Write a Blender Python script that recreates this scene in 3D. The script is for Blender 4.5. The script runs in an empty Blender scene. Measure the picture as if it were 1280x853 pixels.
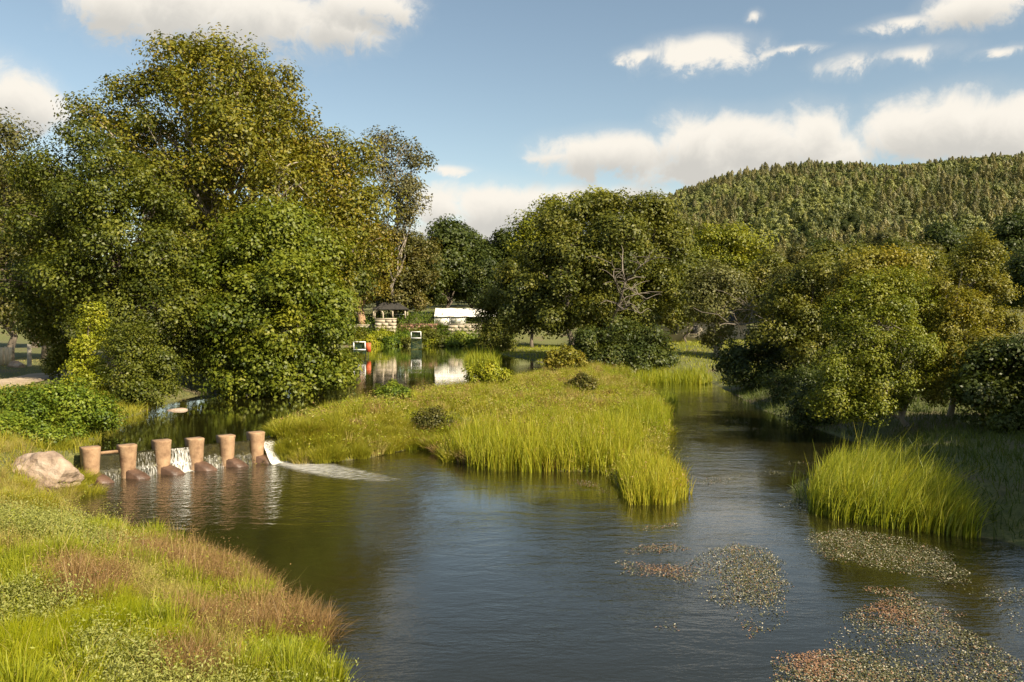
import bpy, bmesh, math, random
import numpy as np
from mathutils import Vector

# ------------------------------------------------------------------ camera
SC = bpy.context.scene
COL = SC.collection
FX = 1280 * 28.0 / 36.0          # focal length in photo pixels
CAMZ = 5.5                        # eye height above the lower pool
PITCH = math.atan((426.5 - 400.0) / FX)
cam_data = bpy.data.cameras.new('camera')
cam_data.lens = 28.0
cam_data.sensor_width = 36.0
cam_data.clip_end = 6000.0
cam = bpy.data.objects.new('camera', cam_data)
COL.objects.link(cam)
cam.location = (0, 0, CAMZ)
cam.rotation_euler = (math.radians(90) - PITCH, 0, 0)
SC.camera = cam

# ------------------------------------------------------------------ light
SUN_AZ = math.radians(132)        # clockwise from +Y (view direction): right and behind
SUN_EL = math.radians(37)
SUN_DIR = Vector((math.sin(SUN_AZ) * math.cos(SUN_EL), math.cos(SUN_AZ) * math.cos(SUN_EL), math.sin(SUN_EL)))
sl = bpy.data.lights.new('sun', 'SUN')
sl.energy = 5.0
sl.angle = math.radians(0.55)
sl.color = (1.0, 0.87, 0.66)
sun = bpy.data.objects.new('sun', sl)
COL.objects.link(sun)
sun.location = (30, -30, 40)
sun.rotation_euler = SUN_DIR.to_track_quat('Z', 'Y').to_euler()
SC.view_settings.view_transform = 'Standard'
SC.view_settings.look = 'None'
SC.view_settings.gamma = 1.0
SC.view_settings.exposure = 1.0
SC.render.engine = 'CYCLES'
SC.cycles.max_bounces = 6
SC.cycles.diffuse_bounces = 3
SC.cycles.glossy_bounces = 3
SC.cycles.transmission_bounces = 4
SC.cycles.transparent_max_bounces = 12
SC.cycles.caustics_reflective = False
SC.cycles.caustics_refractive = False
SC.cycles.use_denoising = True


# ------------------------------------------------------------------ node helper
class NT:
    def __init__(self, tree):
        self.t = tree
        tree.nodes.clear()

    def n(self, kind, _in=None, **props):
        nd = self.t.nodes.new(kind)
        for k, v in props.items():
            setattr(nd, k, v)
        if _in:
            for k, v in _in.items():
                self.set(nd.inputs[k], v)
        return nd

    def set(self, sock, v):
        if isinstance(v, bpy.types.NodeSocket):
            self.t.links.new(v, sock)
        elif isinstance(v, bpy.types.Node):
            self.t.links.new(v.outputs[0], sock)
        else:
            sock.default_value = v

    def m(self, op, a, b=0.0, c=0.0, clamp=False):
        nd = self.n('ShaderNodeMath', {0: a, 1: b, 2: c}, operation=op)
        nd.use_clamp = clamp
        return nd.outputs[0]

    def vm(self, op, a, b=(0, 0, 0), c=(0, 0, 0)):
        nd = self.n('ShaderNodeVectorMath', {0: a, 1: b}, operation=op)
        if op == 'MULTIPLY_ADD':
            self.set(nd.inputs[2], c)
        return nd.outputs['Value'] if op in ('LENGTH', 'DOT_PRODUCT') else nd.outputs[0]

    def noise(self, vec, scale, detail=4, rough=0.5, dist=0.0):
        nd = self.n('ShaderNodeTexNoise', {'Vector': vec, 'Scale': scale, 'Detail': detail,
                                           'Roughness': rough, 'Distortion': dist})
        return nd.outputs['Fac']

    def ramp(self, fac, stops, interp='LINEAR'):
        nd = self.n('ShaderNodeValToRGB', {0: fac})
        cr = nd.color_ramp
        cr.interpolation = interp
        while len(cr.elements) < len(stops):
            cr.elements.new(0.5)
        for e, (p, c) in zip(cr.elements, stops):
            e.position = p
            e.color = (c[0], c[1], c[2], 1.0)
        return nd.outputs[0]

    def step(self, v, a, b):
        nd = self.n('ShaderNodeMapRange', {0: v, 1: a, 2: b, 3: 0.0, 4: 1.0}, interpolation_type='SMOOTHSTEP')
        return nd.outputs[0]

    def mix(self, f, a, b, blend='MIX'):
        nd = self.n('ShaderNodeMix', data_type='RGBA', blend_type=blend)
        self.set(nd.inputs[0], f)
        for i, v in ((6, a), (7, b)):
            if isinstance(v, tuple):
                v = (v[0], v[1], v[2], 1.0)
            self.set(nd.inputs[i], v)
        return nd.outputs[2]


# ------------------------------------------------------------------ sky
world = bpy.data.worlds.new('World')
SC.world = world
world.use_nodes = True


def az_el(px, py):
    x, y, z = px - 640.0, FX * math.cos(PITCH) + (426.5 - py) * math.sin(PITCH), -FX * math.sin(PITCH) + (426.5 - py) * math.cos(PITCH)
    return math.atan2(x, y), math.asin(z / math.sqrt(x * x + y * y + z * z))


def build_sky():
    W = NT(world.node_tree)
    tc = W.n('ShaderNodeTexCoord').outputs['Generated']
    sky = W.n('ShaderNodeTexSky', sky_type='NISHITA')
    sky.sun_disc = False
    sky.sun_elevation = SUN_EL
    sky.sun_rotation = SUN_AZ
    sky.altitude = 100
    sky.air_density = 1.0
    sky.dust_density = 0.6
    sky.ozone_density = 1.0
    sep = W.n('ShaderNodeSeparateXYZ', {0: tc})
    az = W.m('ARCTAN2', sep.outputs[0], sep.outputs[1])
    el = W.m('ARCSINE', sep.outputs[2])
    p = W.n('ShaderNodeCombineXYZ', {0: az, 1: el}).outputs[0]
    # lumps: (px, py, rx, ry) as seen in the photo, turned into azimuth / elevation
    lumps = [(150, 5, 75, 34), (235, 5, 95, 48), (330, 18, 100, 44), (420, 30, 66, 32), (455, 8, 70, 26),
             (10, 125, 60, 38), (48, 138, 40, 22), (-60, 110, 90, 40),
             (560, 262, 50, 34), (620, 262, 70, 36), (700, 258, 80, 28), (660, 282, 120, 26), (590, 292, 80, 16), (780, 262, 90, 24),
             (760, 192, 66, 22), (860, 182, 60, 40), (930, 180, 75, 38), (1010, 178, 60, 42), (900, 205, 120, 30), (1040, 195, 60, 24),
             (1140, 165, 60, 38), (1200, 158, 75, 40), (1260, 165, 90, 42), (1350, 170, 120, 44),
             (805, 68, 36, 8), (880, 66, 58, 17), (920, 62, 40, 14), (990, 62, 36, 5), (1070, 78, 48, 14), (1150, 68, 56, 12),
             (1130, 28, 52, 8), (1215, 10, 46, 18), (1260, -2, 50, 12), (945, 20, 12, 7),
             (570, 212, 30, 7), (700, 196, 40, 7), (1250, 66, 40, 6)]
    rnd = random.Random(5)
    blobs = []
    for (px, py, rx, ry) in lumps:
        a, e = az_el(px, py)
        k = 1.14 if ry > 25 else 1.45
        blobs.append((a, e, k * rx / FX * math.cos(a) ** 1.2, k * ry / FX))
    for i in range(10):                           # the same broken cumulus goes on round the horizon
        a = 1.0 + (2 * math.pi - 2.0) * (i + rnd.uniform(-.3, .3)) / 9.0
        if a > math.pi:
            a -= 2 * math.pi
        e = rnd.choice([0.14, 0.2, 0.3, 0.42, 0.6])
        blobs.append((a, e, rnd.uniform(.12, .22), rnd.uniform(.035, .06)))
    big = None
    low = None
    n1 = W.noise(tc, 24.0, 7, 0.62, 0.35)
    n2 = W.noise(W.vm('ADD', tc, (3.1, 1.7, 5.2)), 9.0, 4, 0.6)
    wv = W.n('ShaderNodeCombineXYZ', {0: n2, 1: n1}).outputs[0]
    pw = W.vm('ADD', W.vm('MULTIPLY_ADD', wv, (0.07, 0.03, 0.0), (-.035, -.015, 0)), p)
    for (a, e, ra, re) in blobs:
        d = W.vm('LENGTH', W.vm('MULTIPLY_ADD', pw, (1 / ra, 1 / re, 0), (-a / ra, -e / re, 0)))
        if re < .022:                             # the small high ones are thin
            d = W.m('ADD', W.m('MULTIPLY', d, .8), .42)
        big = d if big is None else W.n('ShaderNodeMath', {0: big, 1: d, 2: 0.22}, operation='SMOOTH_MIN').outputs[0]
        if re > .026:
            a2, e2, ra2, re2 = a - ra * .05, e - re * .62, ra * 1.05, re * .85
            d2 = W.vm('LENGTH', W.vm('MULTIPLY_ADD', pw, (1 / ra2, 1 / re2, 0), (-a2 / ra2, -e2 / re2, 0)))
            low = d2 if low is None else W.m('MINIMUM', low, d2)
    dens = W.m('ADD', W.m('SUBTRACT', 1.0, big), W.m('MULTIPLY', W.m('SUBTRACT', n1, 0.5), 1.7))
    mask = W.step(dens, -0.06, 0.55)
    thin = W.step(W.m('ADD', W.m('SUBTRACT', 1.25, big), W.m('MULTIPLY', W.m('SUBTRACT', n1, .5), 1.2)), -0.1, 0.9)
    mask = W.m('MAXIMUM', mask, W.m('MULTIPLY', thin, 0.28))
    shade = W.m('ADD', W.m('SUBTRACT', 1.0, low), W.m('MULTIPLY', W.m('SUBTRACT', n1, .5), 1.8))
    grey = W.step(shade, -0.15, 0.95)
    ccol = W.mix(grey, (0.94, 0.885, 0.79), (0.62, 0.60, 0.555))
    skyc = W.n('ShaderNodeVectorMath', {0: sky.outputs[0], 3: SKY_STR}, operation='SCALE').outputs[0]
    skyc = W.mix(1.0, skyc, (1.07, 0.975, 0.815), 'MULTIPLY')
    ccol = W.n('ShaderNodeVectorMath', {0: ccol, 3: CLOUD_STR}, operation='SCALE').outputs[0]
    c = W.mix(mask, skyc, ccol)
    bg = W.n('ShaderNodeBackground', {'Color': c, 'Strength': 1.0})
    W.n('ShaderNodeOutputWorld', {0: bg})


SKY_STR = 0.085
CLOUD_STR = 0.52
build_sky()
world.cycles.sampling_method = 'MANUAL'
world.cycles.sample_map_resolution = 512

# ------------------------------------------------------------------ geometry helpers
def ray(px, py):
    return np.array([px - 640.0, FX * math.cos(PITCH) + (426.5 - py) * math.sin(PITCH),
                     -FX * math.sin(PITCH) + (426.5 - py) * math.cos(PITCH)])


def at(px, py, D):
    """point seen at photo pixel (px, py) at forward distance D"""
    r = ray(px, py)
    return np.array([0, 0, CAMZ]) + r * (D / r[1])


def on(px, py, z=0.0):
    """point of the level z seen at a photo pixel"""
    r = ray(px, py)
    return np.array([0, 0, CAMZ]) + r * ((z - CAMZ) / r[2])


def sm(t):
    t = np.clip(t, 0, 1)
    return t * t * (3 - 2 * t)


def fbm(x, y, s=1.0, seed=0):
    r = np.random.default_rng(seed + 77)
    out = 0
    amp = 1.0
    f = 1.0 / s
    for o in range(5):
        a = r.uniform(0, 2 * np.pi, 3)
        ph = r.uniform(0, 10, 3)
        v = 0
        for k in range(3):
            u = x * np.cos(a[k]) + y * np.sin(a[k])
            w = -x * np.sin(a[k]) + y * np.cos(a[k])
            v = v + np.sin(u * f * 2.1 + ph[k] + 1.4 * np.sin(w * f * 1.3 + ph[k] * 2))
        out = out + amp * v / 3
        amp *= .55
        f *= 2.03
    return out / 1.6


def poly_dist(x, y, poly):
    """signed distance (negative inside)"""
    P = np.asarray(poly, float)
    Q = np.roll(P, -1, 0)
    x = np.asarray(x, float)
    y = np.asarray(y, float)
    d2 = np.full(x.shape, 1e18)
    ins = np.zeros(x.shape, bool)
    for (ax, ay), (bx_, by_) in zip(P, Q):
        ex, ey = bx_ - ax, by_ - ay
        t = np.clip(((x - ax) * ex + (y - ay) * ey) / (ex * ex + ey * ey + 1e-12), 0, 1)
        dd = (x - ax - t * ex) ** 2 + (y - ay - t * ey) ** 2
        d2 = np.minimum(d2, dd)
        c = (ay > y) != (by_ > y)
        xi = ax + (y - ay) / (by_ - ay + 1e-12) * ex
        ins ^= c & (x < xi)
    d = np.sqrt(d2)
    return np.where(ins, -d, d)


def mesh_np(name, V, F, tint=None, smooth=False, mats=()):
    """V (n,3); F list of (m,k) index arrays; tint per face"""
    me = bpy.data.meshes.new(name)
    V = np.ascontiguousarray(V, np.float32)
    if not isinstance(F, list):
        F = [F]
    F = [f for f in F if len(f)]
    me.vertices.add(len(V))
    me.vertices.foreach_set('co', V.ravel())
    loops = np.concatenate([f.ravel() for f in F]).astype(np.int32)
    tot = np.concatenate([np.full(len(f), f.shape[1]) for f in F])
    start = np.concatenate([[0], np.cumsum(tot)[:-1]]).astype(np.int32)
    me.loops.add(len(loops))
    me.loops.foreach_set('vertex_index', loops)
    me.polygons.add(len(tot))
    me.polygons.foreach_set('loop_start', start)
    if smooth:
        me.polygons.foreach_set('use_smooth', np.ones(len(tot), bool))
    me.update(calc_edges=True)
    if tint is not None:
        a = me.attributes.new('tint', 'FLOAT', 'FACE')
        a.data.foreach_set('value', np.ascontiguousarray(tint, np.float32))
    for m in mats:
        me.materials.append(m)
    return me


def link(name, me, parent=None, loc=None):
    o = bpy.data.objects.new(name, me)
    COL.objects.link(o)
    if parent is not None:
        o.parent = parent
    if loc is not None:
        o.location = loc
    return o


def tag(o, label=None, cat=None, group=None, kind=None):
    if label:
        o['label'] = label
    if cat:
        o['category'] = cat
    if group:
        o['group'] = group
    if kind:
        o['kind'] = kind
    return o


def empty(name, loc):
    o = bpy.data.objects.new(name, None)
    COL.objects.link(o)
    o.location = loc
    o.empty_display_size = .3
    return o


class MB:
    """collects tubes and boxes into one mesh"""
    def __init__(self):
        self.V, self.F, self.k = [], [], 0

    def add(self, V, F):
        self.V.append(np.asarray(V, float))
        self.F.append(np.asarray(F) + self.k)
        self.k += len(V)

    def tube(self, pts, rad, sides=6):
        P = np.asarray(pts, float)
        R = np.broadcast_to(np.asarray(rad, float), (len(P),))
        T = np.gradient(P, axis=0)
        T /= np.linalg.norm(T, axis=1, keepdims=True) + 1e-9
        ref = np.array([0, 0, 1.0]) if abs(T[0][2]) < .9 else np.array([1.0, 0, 0])
        A = np.cross(T, ref)
        A /= np.linalg.norm(A, axis=1, keepdims=True) + 1e-9
        B = np.cross(T, A)
        ang = np.linspace(0, 2 * np.pi, sides, endpoint=False)
        V = P[:, None] + R[:, None, None] * (A[:, None] * np.cos(ang)[None, :, None] + B[:, None] * np.sin(ang)[None, :, None])
        n = len(P)
        i = np.arange(n - 1)[:, None] * sides
        j = np.arange(sides)[None]
        j2 = (j + 1) % sides
        F = np.stack([i + j, i + j2, i + sides + j2, i + sides + j], -1).reshape(-1, 4)
        self.add(V.reshape(-1, 3), F)

    def box(self, c, s, rz=0.0, taper=1.0):
        c = np.asarray(c, float)
        h = np.asarray(s, float) / 2
        V = []
        for z in (-1, 1):
            k = taper if z > 0 else 1.0
            for (x, y) in ((-1, -1), (1, -1), (1, 1), (-1, 1)):
                X, Y = x * h[0] * k, y * h[1] * k
                V.append((c[0] + X * math.cos(rz) - Y * math.sin(rz), c[1] + X * math.sin(rz) + Y * math.cos(rz), c[2] + z * h[2]))
        self.add(V, [(0, 3, 2, 1), (4, 5, 6, 7), (0, 1, 5, 4), (1, 2, 6, 5), (2, 3, 7, 6), (3, 0, 4, 7)])

    def build(self, name, mat, parent=None, smooth=False, tint=None):
        V = np.concatenate(self.V)
        F = np.concatenate(self.F)
        return link(name, mesh_np(name, V, F, tint, smooth, [mat]), parent)


# ------------------------------------------------------------------ materials
def mat(name):
    m = bpy.data.materials.new(name)
    m.use_nodes = True
    return m, NT(m.node_tree)


def leaf_mat(name, stops, trans=0.32, rough=0.5, vary=0.25, spec=0.35):
    m, T = mat(name)
    a = T.n('ShaderNodeAttribute', attribute_name='tint')
    oi = T.n('ShaderNodeObjectInfo')
    f = T.m('ADD', a.outputs['Fac'], T.m('MULTIPLY', T.m('SUBTRACT', oi.outputs['Random'], .5), vary), clamp=True)
    n = len(stops)
    c = T.ramp(f, [(i / (n - 1), (s[0] * 1.06, s[1] * 1.04, s[2] * .72)) for i, s in enumerate(stops)])
    p = T.n('ShaderNodeBsdfPrincipled', {'Base Color': c, 'Roughness': rough})
    p.inputs['Specular IOR Level'].default_value = spec
    tcol = T.mix(1.0, c, (1.25, 1.2, 0.55), 'MULTIPLY')
    tr = T.n('ShaderNodeBsdfTranslucent', {0: tcol})
    mx = T.n('ShaderNodeMixShader', {0: trans, 1: p, 2: tr})
    T.n('ShaderNodeOutputMaterial', {0: mx})
    return m


def noise_mat(name, c1, c2, scale, rough=.85, bump=.3, c3=None, detail=6, bscale=None, stretch=(1, 1, 1)):
    m, T = mat(name)
    tc = T.n('ShaderNodeTexCoord').outputs['Object']
    tc = T.vm('MULTIPLY', tc, stretch)
    f = T.noise(tc, scale, detail, .6)
    stops = [(.3, c1), (.7, c2)] if c3 is None else [(.3, c1), (.52, c2), (.72, c3)]
    c = T.ramp(f, stops)
    b = T.noise(tc, bscale or scale * 4, 6, .65)
    bn = T.n('ShaderNodeBump', {'Strength': bump, 'Distance': .04, 'Height': b})
    p = T.n('ShaderNodeBsdfPrincipled', {'Base Color': c, 'Roughness': rough, 'Normal': bn})
    T.n('ShaderNodeOutputMaterial', {0: p})
    return m


def plain_mat(name, c, rough=.6, metal=0.0):
    return noise_mat(name, tuple(v * .85 for v in c), c, 6.0, rough, .08)


BARK = noise_mat('bark_grey', (.05, .04, .03), (.17, .135, .10), 3.0, .9, .6, stretch=(1, 1, .3))
BARK_PALE = noise_mat('bark_pale', (.16, .13, .10), (.42, .36, .28), 3.0, .85, .4, stretch=(1, 1, .35))
BARK_OCHRE = noise_mat('bark_ochre', (.16, .09, .05), (.42, .27, .15), 2.0, .9, .4, stretch=(1, 1, .4))
DEADWOOD = noise_mat('dead_wood', (.10, .08, .06), (.22, .185, .145), 4.0, .9, .3)

L = {}
L['plane'] = leaf_mat('leaf_plane', [(.045, .062, .008), (.115, .125, .014), (.20, .185, .022), (.26, .19, .035)])
L['alder'] = leaf_mat('leaf_alder', [(.034, .05, .008), (.09, .108, .014), (.155, .165, .022), (.20, .185, .035)])
L['alderlight'] = leaf_mat('leaf_alder_light', [(.04, .065, .008), (.105, .135, .014), (.18, .20, .022), (.24, .24, .035)])
L['olive'] = leaf_mat('leaf_olive', [(.035, .042, .014), (.085, .088, .024), (.135, .125, .036), (.17, .13, .05)])
L['ochre'] = leaf_mat('leaf_ochre', [(.07, .065, .012), (.16, .14, .02), (.23, .18, .03), (.27, .16, .04)])
L['euc'] = leaf_mat('leaf_eucalyptus', [(.06, .06, .03), (.12, .115, .055), (.18, .16, .08), (.22, .15, .07)], trans=.25)
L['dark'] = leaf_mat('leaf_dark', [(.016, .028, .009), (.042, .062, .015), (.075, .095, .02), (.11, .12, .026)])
L['oak'] = leaf_mat('leaf_oak', [(.032, .045, .010), (.085, .100, .018), (.145, .150, .026), (.19, .175, .035)])
L['lime'] = leaf_mat('leaf_lime', [(.08, .105, .010), (.17, .19, .016), (.26, .26, .022), (.32, .27, .03)])
L['grey'] = leaf_mat('leaf_greygreen', [(.06, .07, .03), (.125, .13, .05), (.18, .175, .075), (.22, .20, .10)])
L['autumn'] = leaf_mat('leaf_autumn', [(.06, .07, .012), (.15, .15, .018), (.235, .21, .03), (.30, .235, .04)])
L['bramble'] = leaf_mat('leaf_bramble', [(.04, .075, .010), (.11, .165, .018), (.20, .25, .028), (.28, .28, .05)])
L['ivy'] = leaf_mat('leaf_ivy', [(.10, .13, .010), (.20, .23, .016), (.30, .31, .025), (.36, .33, .04)])
L['conifer'] = leaf_mat('leaf_hill', [(.058, .076, .036), (.125, .145, .06), (.19, .20, .085), (.25, .23, .11)], vary=.5, trans=.2)
L['conifer_olive'] = leaf_mat('leaf_hill_olive', [(.075, .075, .04), (.15, .145, .07), (.22, .20, .10), (.27, .23, .12)], vary=.6, trans=.2)
L['conifer_fresh'] = leaf_mat('leaf_hill_fresh', [(.07, .095, .035), (.16, .185, .06), (.24, .25, .09), (.30, .28, .12)], vary=.5, trans=.2)
G = {}
G['green'] = leaf_mat('grass_green', [(.12, .16, .015), (.23, .27, .022), (.34, .35, .035), (.42, .37, .07)], .4)
G['shade_dark'] = leaf_mat('grass_shade_dark', [(.03, .05, .008), (.06, .09, .014), (.10, .125, .02), (.14, .15, .035)], .3)  # bank grass with the shade darkened into its colour
G['lime'] = leaf_mat('grass_lime', [(.17, .22, .008), (.28, .32, .012), (.38, .38, .02), (.44, .40, .05)], .45)
G['reed'] = leaf_mat('reed_green', [(.11, .155, .012), (.22, .26, .02), (.33, .335, .03), (.44, .37, .07)], .42)
G['sedge'] = leaf_mat('sedge_green', [(.12, .14, .015), (.24, .25, .025), (.34, .31, .04), (.40, .31, .09)], .38)
G['dry'] = leaf_mat('dry_stalk', [(.12, .065, .038), (.225, .135, .075), (.32, .215, .12), (.42, .33, .19)], .25)
G['pale'] = leaf_mat('pale_herb', [(.17, .19, .06), (.27, .29, .10), (.35, .36, .14), (.42, .40, .20)], .35)
G['herb'] = leaf_mat('herb_greygreen', [(.10, .13, .03), (.19, .22, .06), (.27, .28, .09), (.33, .31, .14)], .35)
G['straw'] = leaf_mat('straw_grass', [(.20, .17, .06), (.32, .27, .10), (.40, .34, .15), (.46, .40, .22)], .3)
G['pink'] = leaf_mat('pink_flower', [(.25, .14, .10), (.36, .20, .14), (.42, .26, .18), (.45, .33, .25)], .3)

# ------------------------------------------------------------------ terrain
POOL = [(-3, -40), (-2.2, 4), (-2.4, 11), (-3.3, 13.6), (-4.9, 15.4), (-6.0, 17.2), (-8.0, 19), (-11.4, 21.4), (-13.4, 23.6),
        (-13.8, 25.2), (-14.3, 26.5), (-9.7, 30.3), (-8.7, 30.6), (-7.3, 30.4), (-5.75, 31.6), (-4.2, 34.0), (-3.3, 33.2), (-2.6, 30.9),
        (-.6, 29.3), (1.6, 28.9), (3.3, 28.6), (3.5, 26), (3.5, 24.4), (4.4, 23.9), (5.2, 24.3), (5.7, 26.7), (6.0, 32), (8.2, 41),
        (9.9, 54), (10.5, 69), (13, 72), (17.5, 71), (16.6, 61), (15.2, 47.6), (15.4, 39), (15.6, 34.5), (13.4, 31), (11.3, 29.0), (9.0, 25.8), (8.5, 23.6),
        (9.2, 22.0), (10.4, 20.9), (11.8, 20.1), (12.6, 18.9), (13.5, 10), (15, 4), (16, -40)]
POND = [(-14.9, 27.3), (-16.2, 31), (-17.8, 36), (-19.6, 46), (-18.5, 51), (-16.2, 54), (-15.6, 66), (-19, 90), (-25, 117), (-29, 140),
        (-12, 143), (-4, 140), (-2.6, 118), (-1.2, 104), (1.2, 95), (3.8, 82), (3.9, 74), (2.4, 66), (-.5, 57), (-3.4, 51.5), (-7.4, 44.5), (-8.8, 40), (-9.3, 35), (-9.7, 31.4)]
WA = np.array([-14.3, 26.95])
WB = np.array([-9.87, 30.7])
PZ = .88                                          # level of the upper pond
WDIR = (WB - WA) / np.linalg.norm(WB - WA)
WDN = np.array([WDIR[1], -WDIR[0]])               # downstream


RIDGE_U = [-900, 300, 560, 700, 790, 840, 900, 985, 1080, 1180, 1280, 1500, 2200]
RIDGE_P = [372, 372, 368, 330, 285, 258, 236, 222, 229, 219, 213, 208, 230]
RIDGE_Y = 760.0


def ground_z(x, y):
    x = np.asarray(x, float)
    y = np.asarray(y, float)
    near = (np.abs(x) < 150) & (y > -80) & (y < 260)
    d1 = np.full(x.shape, 100.0)
    d2 = np.full(x.shape, 100.0)
    if near.any():
        d1[near] = poly_dist(x[near], y[near], POOL)
        d2[near] = poly_dist(x[near], y[near], POND)
    p1, p2 = np.maximum(d1, 0), np.maximum(d2, 0)
    dm = np.minimum(p1, p2)
    lv = PZ * sm(1.7 * p1 / (p1 + p2 + 1e-6))
    left = sm((-x - 6) / 6)
    right = sm((x - 8) / 5)
    fore = left * sm((26 - y) / 6) + sm((-x) / 3) * sm((22 - y) / 4) * (1 - left)
    fore = np.clip(fore, 0, 1)
    B = .22 + .45 * left * (1 - fore) + .55 * right + .55 * fore
    z = lv * (1 - .75 * fore) + .06 + B * sm(dm / 3.2)
    z = z + .10 * fbm(x, y, 4.0, 3) * sm(dm / 1.5) + .035 * fbm(x, y, .9, 9) * sm(dm / .6)
    z = z + .35 * sm((dm - 5) / 20) * (left + right) + right * 2.2 * sm((dm - 8) / 60) + 1.3 * left * fore * sm((dm - 2) / 8)
    # terrace beyond the pond
    z = z + (1.1 * sm((y - 140) / 5) + 2.6 * sm((y - 145) / 3)) * sm((20 - x) / 20)
    # hill
    u = 640 + FX * x / RIDGE_Y
    hm = CAMZ + (400 - np.interp(u, RIDGE_U, RIDGE_P)) / FX * RIDGE_Y
    t = (y - 170) / (RIDGE_Y - 170)
    prof = np.where(t < 1, .55 * np.clip(t, 0, 1) + .45 * sm(t), 1 - .25 * sm((t - 1) / 2))
    z = z + np.maximum(hm - 3, 0) * np.clip(prof, 0, 1) * (1 + .05 * fbm(x, y, 120, 21) * sm(t * 3) * sm((1 - t) * 4))
    # beds
    z = np.where(d1 < 0, -np.minimum(1.5, .05 + .34 * -d1) + .05 * fbm(x, y, 2.2, 31), z)
    z = np.where(d2 < 0, PZ - np.minimum(.62, .04 + .3 * -d2), z)
    # the trench the weir stands in
    e = np.stack([x, y], -1) - WA
    tt = np.clip(e @ WDIR, 0, np.linalg.norm(WB - WA))
    dw = np.linalg.norm(e - tt[..., None] * WDIR, axis=-1)
    z = np.where((dw < .75) & (y < 60) & (y > 10), np.minimum(z, -.4), z)
    return z


def axis(lo, hi, fine_lo, fine_hi, step, grow):
    a = list(np.arange(fine_lo, fine_hi + 1e-6, step))
    s, v = step, a[-1]
    while v < hi:
        s *= grow
        v += s
        a.append(v)
    s, v = step, a[0]
    b = []
    while v > lo:
        s *= grow
        v -= s
        b.append(v)
    return np.array(b[::-1] + a)


def build_ground():
    xs = axis(-2500, 2500, -21, 18, .44, 1.085)
    ys = axis(-1500, 4000, 10, 46, .44, 1.06)
    X, Y = np.meshgrid(xs, ys)
    Z = ground_z(X, Y)
    V = np.stack([X, Y, Z], -1).reshape(-1, 3)
    nx = len(xs)
    i = (np.arange(len(ys) - 1)[:, None] * nx + np.arange(nx - 1)[None]).ravel()
    F = np.stack([i, i + 1, i + nx + 1, i + nx], -1)
    m, T = mat('ground_soil_and_turf')
    tc = T.n('ShaderNodeTexCoord').outputs['Object']
    z = T.n('ShaderNodeSeparateXYZ', {0: tc}).outputs[2]
    f1 = T.noise(tc, .35, 6, .6)
    f2 = T.noise(tc, 6.0, 6, .7)
    c = T.ramp(f2, [(.25, (.05, .055, .015)), (.5, (.11, .12, .03)), (.75, (.20, .18, .06))])
    c2 = T.ramp(f2, [(.25, (.07, .055, .03)), (.75, (.22, .16, .09))])
    c = T.mix(T.step(f1, .5, .68), c, c2)
    bed = T.ramp(T.noise(tc, 1.1, 6, .65), [(.3, (.045, .036, .018)), (.6, (.10, .07, .035)), (.8, (.16, .10, .06))])
    c = T.mix(T.step(z, .06, -.06), c, bed)
    bn = T.n('ShaderNodeBump', {'Strength': .7, 'Distance': .06, 'Height': T.noise(tc, 14.0, 6, .7)})
    p = T.n('ShaderNodeBsdfPrincipled', {'Base Color': c, 'Roughness': .95, 'Normal': bn})
    T.n('ShaderNodeOutputMaterial', {0: p})
    o = link('ground', mesh_np('ground', V, F, smooth=True, mats=[m]))
    tag(o, kind='structure')


build_ground()


def gz(x, y):
    return float(ground_z(np.array([x]), np.array([y]))[0])


# ------------------------------------------------------------------ water
def water_mat(name, rip, scale, rough, absorb, dens, body=(.04, .036, .010), churn=False):
    m, T = mat(name)
    tc = T.n('ShaderNodeTexCoord').outputs['Object']
    a = T.noise(T.vm('MULTIPLY', tc, (.55, 1.3, 1)), scale, 5, .55, .4)
    b = T.noise(T.vm('MULTIPLY', tc, (.8, 1.6, 1)), scale * 4.3, 3, .5)
    calm = T.step(T.noise(T.vm('MULTIPLY', tc, (.5, .8, 1)), .22, 4, .55), .38, .66)
    h = T.m('ADD', a, T.m('MULTIPLY', b, .3))
    st = T.m('MULTIPLY', rip, T.m('ADD', .35, T.m('MULTIPLY', calm, .9)))
    if churn:                                     # broken water below the weir
        dw = T.vm('LENGTH', T.vm('ADD', tc, (10.5, -28.0, 0)))
        cz = T.step(dw, 11.0, 2.5)
        h = T.m('ADD', h, T.m('MULTIPLY', T.noise(tc, 5.0, 3, .5), T.m('MULTIPLY', cz, .9)))
        st = T.m('ADD', st, T.m('MULTIPLY', cz, .28))
    bn = T.n('ShaderNodeBump', {'Strength': st, 'Distance': .1, 'Height': h})
    fr = T.n('ShaderNodeFresnel', {'IOR': 1.333, 'Normal': bn})
    tr = T.n('ShaderNodeBsdfTransparent', {0: (.86, .84, .74, 1)})
    gl = T.n('ShaderNodeBsdfGlossy', {'Color': (1, 1, 1, 1), 'Roughness': rough, 'Normal': bn})
    df = T.n('ShaderNodeBsdfDiffuse', {0: body + (1,)})
    tr = T.n('ShaderNodeMixShader', {0: .35, 1: tr, 2: df})
    fr = T.m('MULTIPLY', fr, 1.45, clamp=True)
    mx = T.n('ShaderNodeMixShader', {0: fr, 1: tr, 2: gl})
    vo = T.n('ShaderNodeVolumeAbsorption', {'Color': absorb + (1,), 'Density': dens})
    T.n('ShaderNodeOutputMaterial', {0: mx, 1: vo})
    return m


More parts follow.
